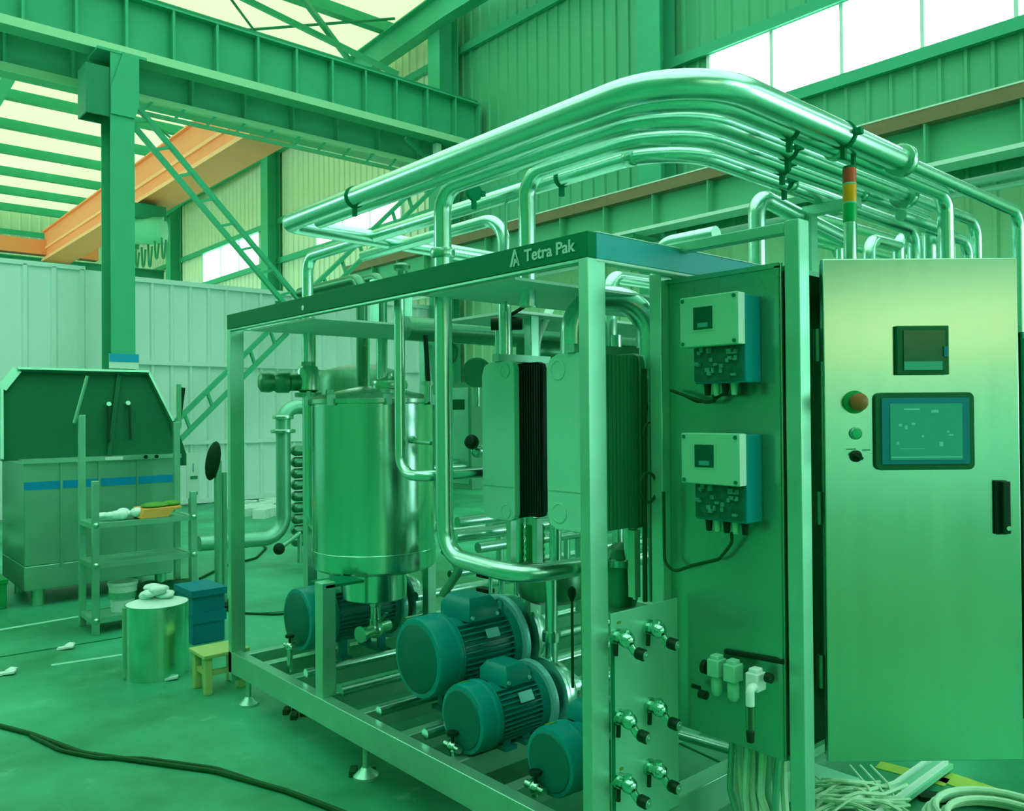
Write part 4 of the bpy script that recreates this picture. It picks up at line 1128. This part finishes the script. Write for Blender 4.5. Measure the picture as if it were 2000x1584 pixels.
# lattice of lesser pipes behind
rr = random.Random(11)
for i in range(16):
    x = 2.75 + rr.random() * 1.3; y = 1.95 + rr.random() * 2.3; r = .014 + .012 * rr.random()
    if (x - 3.4) ** 2 + (y - 4.2) ** 2 < .2: x += .5
    pipe('thin stainless pipe in the tangle behind tank and exchangers', [(x, y, .3 + rr.random() * .3), (x, y, 1.3 + rr.random() * .6)], r, 0, group='thin upright pipes behind the exchangers', n=10)
for i in range(14):
    x = 2.55 + rr.random() * .6; y = 1.95 + rr.random() * 2.2; z = .62 + rr.random() * 1.05; r = .018 + .016 * rr.random()
    pipe('thin level stainless pipe in the tangle behind the exchangers', [(x, y, z), (4.25, y, z)], r, 0, group='thin level pipes behind the exchangers', n=10)
for i, (px, py, qx, qy, x, y) in enumerate(((888, 1047, 965, 1030, 2.5, 3.1), (893, 1020, 990, 1008, 2.7, 3.2), (812, 1165, 870, 1150, 2.6, 3.75), (790, 1215, 870, 1192, 2.65, 3.6))):
    a = at(px, py, y=y)
    pipe(('bright level pipe low behind the middle pipe', 'bright level pipe just above that bright low pipe', 'bright level pipe right of the tank outlet cone', 'lowest bright pipe right of the tank outlet')[i], [a, a + Vector((1.1, 0, 0))], .026, 0)
p = at(880, 1090, x=2.55)
pipe('flexible bent hose right of the tank bottom', [at(866, 1160, x=2.45), at(880, 1140, x=2.45), at(898, 1112, x=2.45), at(884, 1088, x=2.45), at(868, 1075, x=2.45)], .022, .03, m='steel_dull')

# small balance vessel under the exchangers
c = at(1078, 1140, x=2.55)
bvs = thing('balance_vessel', 'small round green vessel under the plate exchangers', 'vessel', (c.x, c.y, .235))
part('shell', MB().lathe([(.02, c.z - .085), (.10, c.z - .075), (.145, c.z - .05), (.15, c.z - .03), (.15, c.z + .07), (.14, c.z + .085)], (c.x, c.y, 0), za_, 40), K['steel_dark'], bvs)
part('outlet', MB().cyl((c.x, c.y, c.z - .08), (c.x, c.y, .5), .025), K['steel'], bvs)
part('leg', MB().bx(c.x - .02, c.y + .12, .235, c.x + .02, c.y + .16, c.z), K['frame'], bvs)
part('leg', MB().bx(c.x + .10, c.y - .12, .235, c.x + .14, c.y - .08, c.z), K['frame'], bvs)
# sensor with black cable gland
c = at(1117, 1160, x=2.4)
sn = thing('level_sensor', 'slim black level sensor on a rod left of the nearest post', 'sensor', c)
part('head', MB().lathe([(.006, .03), (.016, .02), (.018, 0), (.01, -.02), (.007, -.03)], c, za_, 16), K['rubber'], sn)
part('rod', MB().cyl(c + Vector((0, 0, -.03)), c + Vector((0, 0, -.38)), .006, n=8), K['cable'], sn)
for i, (px, x, lab) in enumerate(((1000, 2.62, 'left support tube under the left plate exchanger'), (1085, 2.5, 'right support tube under the left plate exchanger'))):
    a = at(px, 1020, x=x); b = at(px, 1110, x=x)
    pipe(lab, [a + Vector((0, 0, .05)), b], .026, 0)
a = at(1045, 1025, x=2.62); b = at(1045, 1105, x=2.62)
gc = thing('green_reflection_tube', 'bright green ribbed tube standing for a reflection under the black plate pack', 'hose', b)  # solid tube added in place of a green reflection
part('hose', MB().tube([a, b], .042, 0, n=18), K['green_valve'], gc)
for i in range(6):
    c = a + (b - a) * (i + .5) / 6
    mb = MB(); ring(mb, c, (b - a).normalized(), .041, .006, .006)
    part('rib', mb, K['green_valve'], gc)
# dark valve pair over the big pump
for i, py in enumerate((1118, 1158)):
    c = at(948, py, x=2.62)
    v = thing('small_valve', ('upper', 'lower') [i] + ' black actuator of the pair above the largest pump', 'valve', c)
    part('actuator', MB().cb(c, (.05, .09, .05)), K['black'], v, bev=.004)
    part('stem', MB().cyl(c + Vector((0, -.05, -.0)), c + Vector((0, -.14, 0)), .01, n=10).ball(c + Vector((0, -.11, 0)), .02), K['steel'], v)
for i, (px, x) in enumerate(((958, 2.6), (980, 2.6))):
    pipe(('left', 'right')[i] + ' thin upright tube just above the largest pump flange', [at(px, 1100, x=x), at(px, 1190, x=x)], .010 + .006 * i, 0)
# bent bracket rod between pumps
a = at(1022, 1247, x=2.62); b = at(1085, 1262, x=2.62)
pipe('bent thin tube between the two middle pumps', [a, b, b + Vector((0, 0, -.25))], .009, .04)

# filter housing and tubes right of the nearest post
c = at(1212, 1120, y=2.15)
fh = thing('filter_housing', 'small dark filter housing with bright domed top right of the nearest post', 'filter', (c.x, c.y, .82))
part('bowl', MB().lathe([(.06, .80), (.065, .82), (.065, c.z + .05), (.05, c.z + .10), (.02, c.z + .12), (.0001, c.z + .122)], (c.x, c.y, 0), za_, 28), K['steel_dark'], fh)
part('collar', MB().lathe([(.062, c.z + .03), (.076, c.z + .035), (.076, c.z + .06), (.06, c.z + .065)], (c.x, c.y, 0), za_, 28), K['steel'], fh)
part('base', MB().lathe([(.10, .76), (.10, .79), (.065, .80)], (c.x, c.y, 0), za_, 28), K['steel_dull'], fh)
part('stand', MB().cyl((c.x, c.y, .235), (c.x, c.y, .77), .03), K['frame'], fh)
pipe('bright slim tube right of the small filter housing', [at(1240, 1030, y=2.0), at(1241, 1170, y=2.0)], .010, 0)
pipe('slim tube behind the small filter housing', [at(1226, 1030, y=2.1), at(1228, 1140, y=2.1)], .018, 0)
for i, px in enumerate((1258, 1268, 1279, 1290)):
    y = 1.86 + .02 * i
    pipe('thin upright hose in the bundle beside the cabinet', [at(px, 720, y=y), at(px + 1, 900 + 20 * i, y=y), at(px + 2, 1175, y=y)], .007 if i % 2 else .009, 0, m='steel_dull' if i % 2 else 'cable', group='hose bundle beside the cabinet side panel', n=8)
pts = []
for k in range(14):
    q = 2 * PI * k / 13 + .6
    pts.append(at(1266 + 16 * math.cos(q), 952 + 30 * math.sin(q), y=1.80))
wire('dark loop of cable right of the right plate exchanger', pts, .005, 'cable')
pts = []
for k in range(10):
    q = PI * k / 9
    pts.append(at(1270 - 14 * math.cos(q), 850 - 26 * math.sin(q), y=1.83))
wire('smaller dark cable arch above the cable loop', pts + [at(1284, 880, y=1.83)], .004, 'cable')
for i, (px, py) in enumerate(((1265, 745), (1268, 795), (1288, 797))):
    c = at(px, py, y=1.9)
    single('tube_fitting', MB().cyl(c + Vector((-.03, 0, 0)), c + Vector((.03, 0, 0)), .022, n=16).cyl(c + Vector((0, 0, -.03)), c + Vector((0, 0, .03)), .016, n=14), K['steel_pipe'], ('top', 'middle left', 'middle right')[i] + ' bright tube fitting right of the right exchanger', 'fitting', c)
# low pipe under the cabinet and ribbons of cable
a = at(1350, 1440, y=2.0); 
pipe('bright low pipe seen under the cabinet', [at(1330, 1436, x=2.75), at(1440, 1468, x=2.75)], .02, 0)

# small drain valves along the front bottom beam
for i, (px, py, y, lab) in enumerate(((884, 1482, None, 'small drain valve on the base in front of the second motor pump'), (1046, 1548, None, 'small drain valve on the base in front of the nearest motor pump'), (566, 1262, None, 'small drain valve on the base beside the farthest motor pump'))):
    c = at(px, py, x=1.93); c.z = max(c.z, .265)
    v = thing('drain_valve', lab, 'valve', Vector((c.x, c.y, .235)))
    part('body', MB().ball(c, .024).cyl((c.x, c.y, .235), c, .014, n=12).cyl(c + Vector((0, -.045, 0)), c + Vector((0, .045, 0)), .014, n=12), K['steel'], v)
    part('stem', MB().cyl(c, c + Vector((0, 0, .05)), .007, n=8).lathe([(.022, .045), (.024, .05), (.022, .058)], c, za_, 14), K['black'], v)
    part('drain_tube', MB().tube([c + Vector((0, .04, 0)), c + Vector((.05, .05, 0)), c + Vector((.30, .05, 0))], .009, .02, n=8), K['steel'], v)
for i, (y, z) in enumerate(((3.70, .29), (3.36, .285), (3.04, .28), (2.70, .28))):
    pipe(('far', 'second', 'third', 'near')[i] + ' one of four bright drain pipes lying across the skid base', [(1.90, y, z), (4.2, y, z)], .022, 0)

# =================================================================== left side of the hall
# stainless machine with lifted black hood
mx0, mx1, my0, my1 = 1.44, 2.66, 7.6, 8.5
mc = thing('washing_machine_tub', 'large stainless tub machine with blue stripe and lifted black hood, left', 'machine', (2.05, 8.05, 0))
part('body', MB().bx(mx0, my0, .34, mx1, my1, 1.19).prism([(0, 0), (mx1 - mx0 - .06, .0), (mx1 - mx0, .2), (0, .2)][::1], (mx0, my0, .14), (1, 0, 0), (0, 0, 1), (0, 1, 0), my1 - my0), K['steel_dull'], mc, bev=.008)
part('blue_stripe', MB().bx(mx0 - .002, my0 - .004, .955, mx1 + .002, my0, 1.02), K['blue_tape'], mc, label='blue tape stripe')
part('front_panel', MB().bx(mx0 + .26, my0 - .012, .3, mx0 + .28, my0, 1.18).bx(mx0 + .55, my0 - .012, .3, mx0 + .57, my0, 1.18).bx(mx0 + .86, my0 - .01, .3, mx0 + .875, my0, 1.18), K['steel_dull'], mc)
part('control_strip', MB().bx(mx0 - .02, my0 - .03, 1.17, mx1 + .02, my1, 1.205), K['frame'], mc)
part('knob', MB().cyl((mx0 + .93, my0 - .03, 1.19), (mx0 + .93, my0 - .045, 1.19), .016).cyl((mx0 + 1.02, my0 - .03, 1.19), (mx0 + 1.02, my0 - .045, 1.19), .016), K['black'], mc)
part('warning_label', MB().bx(mx0 + .60, my0 - .035, 1.175, mx0 + .74, my0 - .03, 1.2), K['white'], mc)
for x in (mx0 + .12, mx1 - .12):
    for y in (my0 + .12, my1 - .12):
        part('foot', MB().cyl((x, y, 0), (x, y, .16), .05), K['frame'], mc)
hd = part('hood', MB().prism([(0, 0), (1.40, 0), (1.37, .30), (1.20, .76), (.14, .76), (.03, .60)], (mx0 - .14, my0 + .10, 1.2), (1, 0, 0), (0, .3, .954), (0, .954, -.3), .02), K['hood'], mc, label='open black lined hood')
o = Vector((mx0 - .14, my0 + .10, 1.2)); eu = Vector((1, 0, 0)); ev = Vector((0, .3, .954)); en = Vector((0, -.954, .3))
def H(u, v, n=0): return o + eu * u + ev * v + en * n
part('hood_rim', MB().bar(H(.03, .60, .03), H(.15, .77, .03), .07, .02, en).bar(H(.15, .77, .03), H(1.2, .77, .03), .02, .08, en).bar(H(1.2, .77, .02), H(1.37, .3, .02), .02, .06, en).bar(H(0, 0, .02), H(.03, .6, .02), .02, .05, en), K['frame'], hd)
part('hood_gas_strut', MB().bar(H(.80, .12, .05), H(.82, .44, .05), .02, .02).bar(H(.98, .14, .05), H(1.0, .45, .05), .02, .02), K['rubber'], hd)
part('hood_seam', MB().bar(H(.80, .0, .02), H(.95, .76, .02), .035, .015, en), K['hood'], hd)
part('hood_hook', MB().cyl(H(.83, .46, .02), H(.83, .46, .06), .02).cyl(H(.99, .47, .02), H(.99, .47, .06), .02), K['frame'], hd)
part('side_flap', MB().prism([(0, 0), (.16, 0), (.04, .42), (0, .40)], (mx1 - .01, my0 + .12, 1.09), (1, 0, 0), (0, .1, .99), (0, 1, 0), .015), K['hood'], mc)
part('lever', MB().bar((mx1 - .02, my0 - .05, 1.42), (mx1 + .03, my0 - .05, 1.80), .035, .03), K['rubber'], mc)
# machine at the extreme left behind it
ml = thing('roller_machine', 'pale machine with stacked rounded rollers cut by the left edge', 'machine', (1.0, 8.6, 0))
part('cover', MB().bx(.2, 8.35, .75, 1.36, 9.2, 1.22), K['sheet_pale'], ml, bev=.02)
part('roller', MB().cyl((.2, 8.5, .62), (1.38, 8.5, .62), .07), K['frame'], ml)
part('roller', MB().cyl((.2, 8.45, .42), (1.38, 8.45, .42), .09), K['frame'], ml)
part('base', MB().bx(.2, 8.4, .0, 1.30, 9.2, .34), K['frame_dark'], ml, bev=.01)

# work rack in front of the machine
rx0, rx1, ry0, ry1 = 1.65, 2.34, 6.37, 6.72
rk = thing('tool_rack', 'stainless tube rack with shelves in front of the hooded machine', 'rack', (2.0, 6.5, 0))
for x, y, z in ((rx0, ry0, 1.09), (rx1, ry0, .97), (rx0, ry1, 1.56), (rx1, ry1, 1.50)):
    part('leg', MB().bx(x - .022, y - .022, 0, x + .022, y + .022, z), K['frame'], rk, bev=.003)
part('handle_tube', MB().cyl((rx0 - .05, ry1, 1.5), (rx0 + .04, ry1, 1.85), .012, n=8), K['frame'], rk)
part('handle_tube', MB().cyl((rx1 + .02, ry1, 1.45), (rx1 + .02, ry1, 1.80), .02, n=8), K['frame'], rk)
for z in (.775, .49, .10):
    sm = MB().bx(rx0, ry0, z - .025, rx1, ry0 + .03, z + .012).bx(rx0, ry1 - .03, z - .025, rx1, ry1, z + .012).bx(rx0 - .02, ry0, z - .025, rx0 + .02, ry1, z + .01).bx(rx1 - .02, ry0, z - .025, rx1 + .02, ry1, z + .01)
    s = part('shelf', sm.bx(rx0, ry0 + .01, z - .012, rx1, ry1 - .01, z + .004), K['frame'], rk)
    for x in (rx0, rx1):
        part('clamp', MB().ball((x, ry0 - .02, z), .022), K['steel'], s)
a = at(278, 1035, y=6.42); b = at(356, 1015, y=6.42)
ct = thing('card_tray', 'orange brown tray on the upper rack shelf', 'tray', (1.95, 6.5, .781))
zt_ = .787
part('base', MB().prism([(0, 0), (.20, .0), (.24, .05), (.30, .06), (.30, .075), (.02, .07)], (1.97, 6.40, zt_), (1, 0, 0), (0, 0, 1), (0, 1, 0), .25), K['cream_board'], ct, bev=.004)
part('contents', MB().ball((2.10, 6.50, zt_ + .085), .06, sq=(1.7, 1.5, .4)).ball((2.22, 6.5, zt_ + .09), .05, sq=(1.4, 1.4, .5)), K['yellow_tag'], ct, kind='stuff')
bm_ = MB()
for i in range(7):
    bm_.ball((1.80 + .035 * i - .04, 6.50 + rr.random() * .1, zt_ + .025 + rr.random() * .02), .04, n=8, sq=(1.3, 1.2, .6 + rr.random() * .4))
single('crumpled_bag', bm_, K['bag'], 'crumpled white plastic bag left of the orange brown tray', 'bag', (1.86, 6.5, .781))
c = at(240, 1118, y=6.55)
pb = thing('paint_bucket', 'small pale bucket on the lower rack shelf', 'bucket', (c.x, 6.55, .105))
part('shell', MB().lathe([(.08, .105), (.10, .30), (.105, .30), (.105, .32), (.09, .32), (.088, .30), (.075, .12), (.0001, .115)], (c.x, 6.55, 0), za_, 28), K['white'], pb)
part('label', MB().lathe([(.0955, .2), (.099, .25)], (c.x, 6.55, 0), za_, 28), K['frame'], pb)
c = at(300, 1118, y=6.6)
db = MB()
for i in range(6):
    db.ball((c.x - .1 + .07 * i, 6.56 + .03 * (i % 3), .17 + .05 * math.sin(i * 1.4) ** 2), .09, n=10, sq=(1.2, 1.1, .8))
single('dark_sack', db, K['hood'], 'dark slumped sack on the lower rack shelf beside the bucket', 'sack', (c.x, 6.6, .105))

# cylindrical drum wrapped in bright sheet, bag on top
dc = Vector((1.675, 5.15, 0)); dr = .178
dm = thing('sheet_metal_drum', 'plain metal drum with pale top, standing on the open floor', 'drum', dc)
part('shell', MB().lathe([(dr, .0), (dr, .43), (dr - .004, .43), (dr - .004, .425)], dc, za_, 48), K['steel_brushed'], dm)
part('top', MB().lathe([(dr - .003, .426), (dr * .5, .455), (.0001, .47)], dc, za_, 40), K['white'], dm)
part('side_seam', MB().bx(dc.x - dr - .012, dc.y + .01, .01, dc.x - dr + .01, dc.y + .03, .42), K['frame'], dm)
bm_ = MB()
for i in range(7):
    q = i * .9
    bm_.ball((dc.x + .0 + .05 * math.cos(q), dc.y + .05 * math.sin(q), .475 + .02 * (i % 3)), .042, n=8, sq=(1.3, 1.3, .5 + .2 * (i % 2)))
single('plastic_bag', bm_, K['bag'], 'crumpled clear plastic bag lying on the metal drum', 'bag', (dc.x, dc.y, .47))

ca = at(368, 1259, z=0)
cx0, cy0 = 2.06, 5.62
cr2 = thing('blue_crate', 'blue crate standing behind the drum and left skid post', 'crate', (cx0 + .2, cy0 + .15, 0))
part('body', MB().bx(cx0, cy0, 0, cx0 + .22, cy0 + .32, .36), K['crate'], cr2, bev=.006)
part('rib', MB().bx(cx0 - .012, cy0 - .012, .32, cx0 + .232, cy0 + .332, .365), K['crate'], cr2)
part('rib', MB().bx(cx0 - .008, cy0 - .008, .14, cx0 + .228, cy0 + .328, .21), K['motor_top'] if False else K['crate'], cr2)
# wooden stool
st = thing('wooden_stool', 'low wooden stool beside the far foot of the frame', 'stool', (1.95, 4.80, 0))
s0x, s1x, s0y, s1y, sz = 1.76, 2.10, 4.58, 4.90, .235
s0x, s1x, s0y, s1y, sz = 1.74, 1.975, 4.56, 4.76, .225
part('seat', MB().bx(s0x - .015, s0y - .015, sz - .022, s1x + .015, s1y + .015, sz), K['wood'], st, bev=.004)
for x, y in ((s0x + .02, s0y + .02), (s1x - .02, s0y + .02), (s0x + .02, s1y - .02), (s1x - .02, s1y - .02)):
    part('leg', MB().bx(x - .02, y - .02, 0, x + .02, y + .02, sz - .02), K['wood'], st, bev=.003)
part('stretcher', MB().bx(s0x + .03, s0y + .01, .10, s1x - .03, s0y + .03, .13), K['wood'], st)
part('stretcher', MB().bx(s0x + .01, s0y + .03, .10, s0x + .03, s1y - .03, .13), K['wood'], st)

# black padded post behind the left skid post
c = at(416, 900, y=6.6)
bpst = thing('padded_post', 'stainless post with black oval cap behind the far frame post', 'post', (c.x + .02, 6.6, 0))
part('cap', MB().ball(c, .16, n=18, sq=(.36, .36, 1.0)).xf(Matrix.Translation(c) @ Matrix.Rotation(.18, 4, 'Y') @ Matrix.Translation(-c)), K['rubber'], bpst)
part('post', MB().cyl((c.x + .04, 6.6, .0), (c.x + .04, 6.6, c.z), .03), K['frame'], bpst)
part('post', MB().cyl((c.x + .10, 6.62, .0), (c.x + .10, 6.62, c.z - .1), .022), K['frame'], bpst)
part('base', MB().cyl((c.x + .07, 6.6, 0), (c.x + .07, 6.6, .03), .14), K['rubber'], bpst)
c = at(376, 935, y=7.2)
ns = thing('notice_board', 'narrow white notice strip on a stand right of the rack', 'sign', (c.x, 7.2, 0))
a = at(365, 885, y=7.2); b = at(389, 972, y=7.2)
part('board', MB().bx(a.x, 7.2, b.z, b.x, 7.215, a.z), K['white'], ns)
part('stand', MB().bx(c.x - .02, 7.216, 0, c.x + .02, 7.25, a.z), K['frame'], ns)
for py in (932, 963):
    a = at(372, py - 2, y=7.195); b = at(386, py + 3, y=7.195)
    part('printed_bar', MB().bx(a.x, 7.196, b.z, b.x, 7.2, a.z), K['paint_dark'], ns)
a = at(370, 905, y=7.195); b = at(385, 922, y=7.195)
part('blue_mark', MB().bx(a.x + .03, 7.196, b.z, b.x - .03, 7.2, a.z), K['sign_blue'], ns)

# far pipework module behind the skid
yf = 8.1
p0 = at(575, 795, y=yf); p1 = at(553, 840, y=yf); p2 = at(553, 1050, y=yf); p3 = at(388, 1062, y=yf)
pipe('thick pipe loop rising behind the far end of the skid', [(p0.x + .4, yf, p0.z), (p1.x, yf, p0.z), (p1.x, yf, p2.z), (p3.x, yf, p3.z)], .075, [.16, .22], m='steel_dull',
     flanges=[((p1.x, yf, at(553, 842, y=yf).z), za_, .13), ((p1.x, yf, at(553, 815, y=yf).z), za_, .11)], n=22)
tc = thing('tubular_cooler', 'stack of curved cooler tubes over a box behind the tank', 'cooler', (4.3, 8.2, 0))
xb = at(590, 950, y=8.2).x
for i in range(9):
    z = at(580, 880 + i * 22, y=8.2).z
    part('return_bend', MB().cyl((xb - .10, 8.15, z), (xb + 1.2, 8.15, z), .055, n=16).ball((xb - .10, 8.15, z), .055), K['frame_dark'] if False else K['steel_dark'], tc)
zc0, zc1 = at(590, 1068, y=8.2).z, at(590, 968, y=8.2).z
part('box', MB().bx(xb + .02, 8.0, zc0, xb + 1.0, 8.09, zc1), K['frame'], tc)
part('box_joint', MB().bx(xb + .01, 7.985, zc0 + .14, xb + 1.0, 8.0, zc0 + .16).bx(xb + .01, 7.985, zc0 + .30, xb + 1.0, 8.0, zc0 + .315), K['paint_dark'], tc)
part('top_box', MB().bx(xb + .02, 8.0, zc1 + .03, xb + 1.0, 8.09, at(590, 850, y=8.2).z), K['steel_dull'], tc)
part('foot', MB().cyl((xb + .06, 8.1, 0), (xb + .06, 8.1, zc0), .03).cyl((xb + .06, 8.1, 0), (xb + .06, 8.1, .03), .09), K['frame_dark'], tc)
part('foot', MB().cyl((xb + .96, 8.1, 0), (xb + .96, 8.1, zc0), .03), K['frame_dark'], tc)
c = at(545, 1072, y=7.9)
cs = thing('black_ball_lever', 'black ball ended lever low behind the skid', 'lever', c)
part('ball', MB().ball(c, .06), K['rubber'], cs)
part('arm', MB().cyl(c, c + Vector((.28, .1, .12)), .025), K['steel_dull'], cs)
part('support', MB().cyl((c.x + .28, c.y + .1, 0), (c.x + .28, c.y + .1, c.z + .12), .025), K['steel_dull'], cs)
# pale rubble by the partition foot
rbm = MB()
for i in range(16):
    p = at(470 + rr.random() * 80, 985 + rr.random() * 24, z=0)
    rbm.cb((p.x, p.y, .06), (.3 + .3 * rr.random(), .2, .10 + .06 * rr.random()), (math.cos(i), math.sin(i), 0), (-math.sin(i), math.cos(i), 0))
single('rubble_pile', rbm, K['white'], 'pale rubble and offcuts at the foot of the partition', 'rubble', (6.4, 13.2, 0), kind='stuff')

# cables on the open floor
def floor_cable(label, pix, r, name='floor_cable'):
    pts = [at(a, b, z=r + .001) for a, b in pix]
    return single(name, MB().tube(pts, r, .3, n=8, seg=4), K['cable'], label, 'cable', pts[len(pts) // 2])
floor_cable('long dark cable crossing the floor in the foreground', ((-120, 1386), (60, 1433), (160, 1470), (280, 1487), (420, 1506), (560, 1545), (720, 1606)), .011)
floor_cable('second dark cable running just beside the long foreground cable', ((60, 1437), (120, 1466), (190, 1480), (280, 1481), (420, 1500), (600, 1560), (700, 1602)), .009)
floor_cable('short dark cable on the floor behind the frame', ((425, 1188), (480, 1198), (545, 1200), (640, 1190)), .009)
floor_cable('thin dark cable on the floor near the far pipe loop', ((390, 1130), (440, 1105), (500, 1090), (520, 1070), (500, 1055)), .012)
for i, (px, py) in enumerate(((128, 1268), (12, 1318), (330, 1328), (640, 1262))):
    p = at(px, py, z=0)
    single('paper_scrap', MB().cb((p.x, p.y, .012), (.10, .05, .012), (.9, -.43, .1), (.43, .9, .0)).cb((p.x + .03, p.y + .02, .02), (.06, .04, .01), (.7, .7, .1), (-.7, .7, .1)), K['bag'],
           ('pale scrap on the floor left of the drum', 'pale scrap at the left edge of the floor', 'pale scrap in front of the drum', 'bright scrap on the floor under the farthest pump')[i], 'scrap', (p.x, p.y, 0))
p = at(5, 1190, z=0)
single('green_box', MB().bx(p.x - .3, p.y, 0, p.x + .03, p.y + .3, .22).bx(p.x - .31, p.y - .01, .2, p.x + .04, p.y + .31, .24), K['green_valve'], 'bright green box cut by the left edge of the photo', 'box', (p.x - .12, p.y + .15, 0), bev=.006)

# =================================================================== right edge and the cable mess under the cabinet
dk = thing('dark_cabinet', 'tall dark cabinet at the right edge behind the open door', 'cabinet', (5.0, 1.6, 0))
dxx = Vector((.76, -.65, 0)); dyy = Vector((.65, .76, 0)); dp = Vector((4.60, 1.42, 0))
def dkb(u0, v0, z0, u1, v1, z1, m=None):
    return (m or MB()).cb(dp + dxx * (u0 + u1) / 2 + dyy * (v0 + v1) / 2 + Vector((0, 0, (z0 + z1) / 2)), (u1 - u0, v1 - v0, z1 - z0), dxx, dyy)
part('body', dkb(0, .02, .05, .8, .5, 2.25), K['black'], dk, bev=.01)
part('door', dkb(.02, 0, .1, .78, .02, 2.1), K['frame_dark'], dk, bev=.006)
part('plinth', dkb(.03, .04, 0, .77, .47, .05), K['rubber'], dk)
part('window', dkb(.02, -.004, 1.9, .5, 0, 2.12), K['screen'], dk)

# plastic trunking lid, wires and hose coil
tr = thing('cable_trunking', 'grey green plastic trunking lying across the wires under the door', 'trunking', (3.3, 1.55, 0))
a = at(1840, 1490, z=.03); b = at(1690, 1600, z=.03)
part('channel', MB().bar(a, b, .09, .02), K['ivory'], tr)
part('lip', MB().bar(a + Vector((.02, .03, .02)), b + Vector((.02, .03, .02)), .008, .03), K['white'], tr)
part('lip', MB().bar(a - Vector((.02, .03, -.02)), b - Vector((.02, .03, -.02)), .008, .03), K['white'], tr)
single('cardboard_sheet', MB().bx(2.95, 1.62, .0, 3.35, 2.0, .02), K['plate_paint'], 'flat sheet under the heap of white wires', 'sheet', (3.15, 1.8, 0))
for i in range(30):
    ax_, ay_ = 1575 + rr.random() * 40, 1510 + rr.random() * 90
    bx_, by_ = 1690 + rr.random() * 90, 1515 + rr.random() * 85
    z = .03 + rr.random() * .05
    mxp, myp = (ax_ + bx_) / 2 + rr.uniform(-20, 20), (ay_ + by_) / 2 - rr.random() * 22
    pts = [at(ax_, ay_, z=z), at(mxp - 25, myp, z=z + .05 * rr.random()), at(mxp + 25, myp + 4, z=z + .05 * rr.random()), at(bx_, by_, z=z)]
    single('white_wire', MB().tube(pts, .0045 + .004 * rr.random(), .08, n=6, seg=4), K['cable_white'], 'pale wire in the heap on the floor below the open door', 'wire', pts[0], 'pale wires heaped on the floor below the door')
for i in range(3):
    pts = [at(1660 + i * 20, 1495, z=.1), at(1690 + i * 22, 1530, z=.08), at(1720 + i * 14, 1560, z=.06)]
    single('white_wire', MB().tube(pts, .005, .05, n=6, seg=4), K['cable_white'], ('leftmost', 'middle', 'rightmost')[i] + ' of three pale wires dropping steeply onto the heap below the door', 'wire', pts[0])
hc = at(1960, 1610, z=.04)
hm = MB()
for i in range(5):
    r = .26 - .018 * i; z = .02 + .022 * (i % 3)
    pts = [(hc.x + r * math.cos(q * .2618) + .004 * i, hc.y + r * math.sin(q * .2618), z) for q in range(25)]
    hm.tube(pts, .012, 0, n=8)
single('hose_coil', hm, K['cable_white'], 'coil of pale hose on the floor in the lower right corner', 'hose', (hc.x, hc.y, 0))
a = at(1830, 1556, z=.02)
single('black_strip', MB().bar(at(1795, 1553, z=.01), at(1855, 1561, z=.01), .07, .018), K['rubber'], 'short black strip on the floor beside the hose coil', 'strip', (a.x, a.y, 0))

# ribbons of cable hanging from the cabinet bottom
for i in range(14):
    px = 1432 + i * 7.6
    x = 2.36 + .03 * (i % 4)
    t0 = at(px, 1465 + (px - 1440) * .3, x=x); t1 = at(px + rr.uniform(-8, 10), 1545 + rr.uniform(-10, 10), x=x); t2 = at(px + rr.uniform(-15, 25), 1640, x=x)
    t0.z = .50
    t2.z = max(t2.z, .03)
    single('white_cable', MB().tube([t0, t1, t2, (t2.x + rr.uniform(-.1, .1), t2.y - .12, .02)], .008 + .005 * rr.random(), .05, n=7, seg=4), K['cable_white'] if i % 3 else K['steel_dull'], 'pale cable hanging from the open bottom of the control cabinet', 'cable', t0, 'pale cables hanging under the control cabinet')
# small debris under the frame edge
for i, (px, py) in enumerate(((560, 1392), (575, 1402), (690, 1512))):
    p = at(px, py, z=0)
    single('debris', MB().cb((p.x, p.y, .012), (.07, .03, .024), (.6, .8, 0), (-.8, .6, 0)).cyl((p.x + .03, p.y, .01), (p.x + .09, p.y - .04, .01), .01, n=8), K['cable'], ('dark offcut on the floor just outside the frame, far piece', 'dark offcut on the floor just outside the frame, near piece', 'dark offcut beside the middle frame foot')[i], 'debris', (p.x, p.y, 0))
bpy.context.view_layer.update()
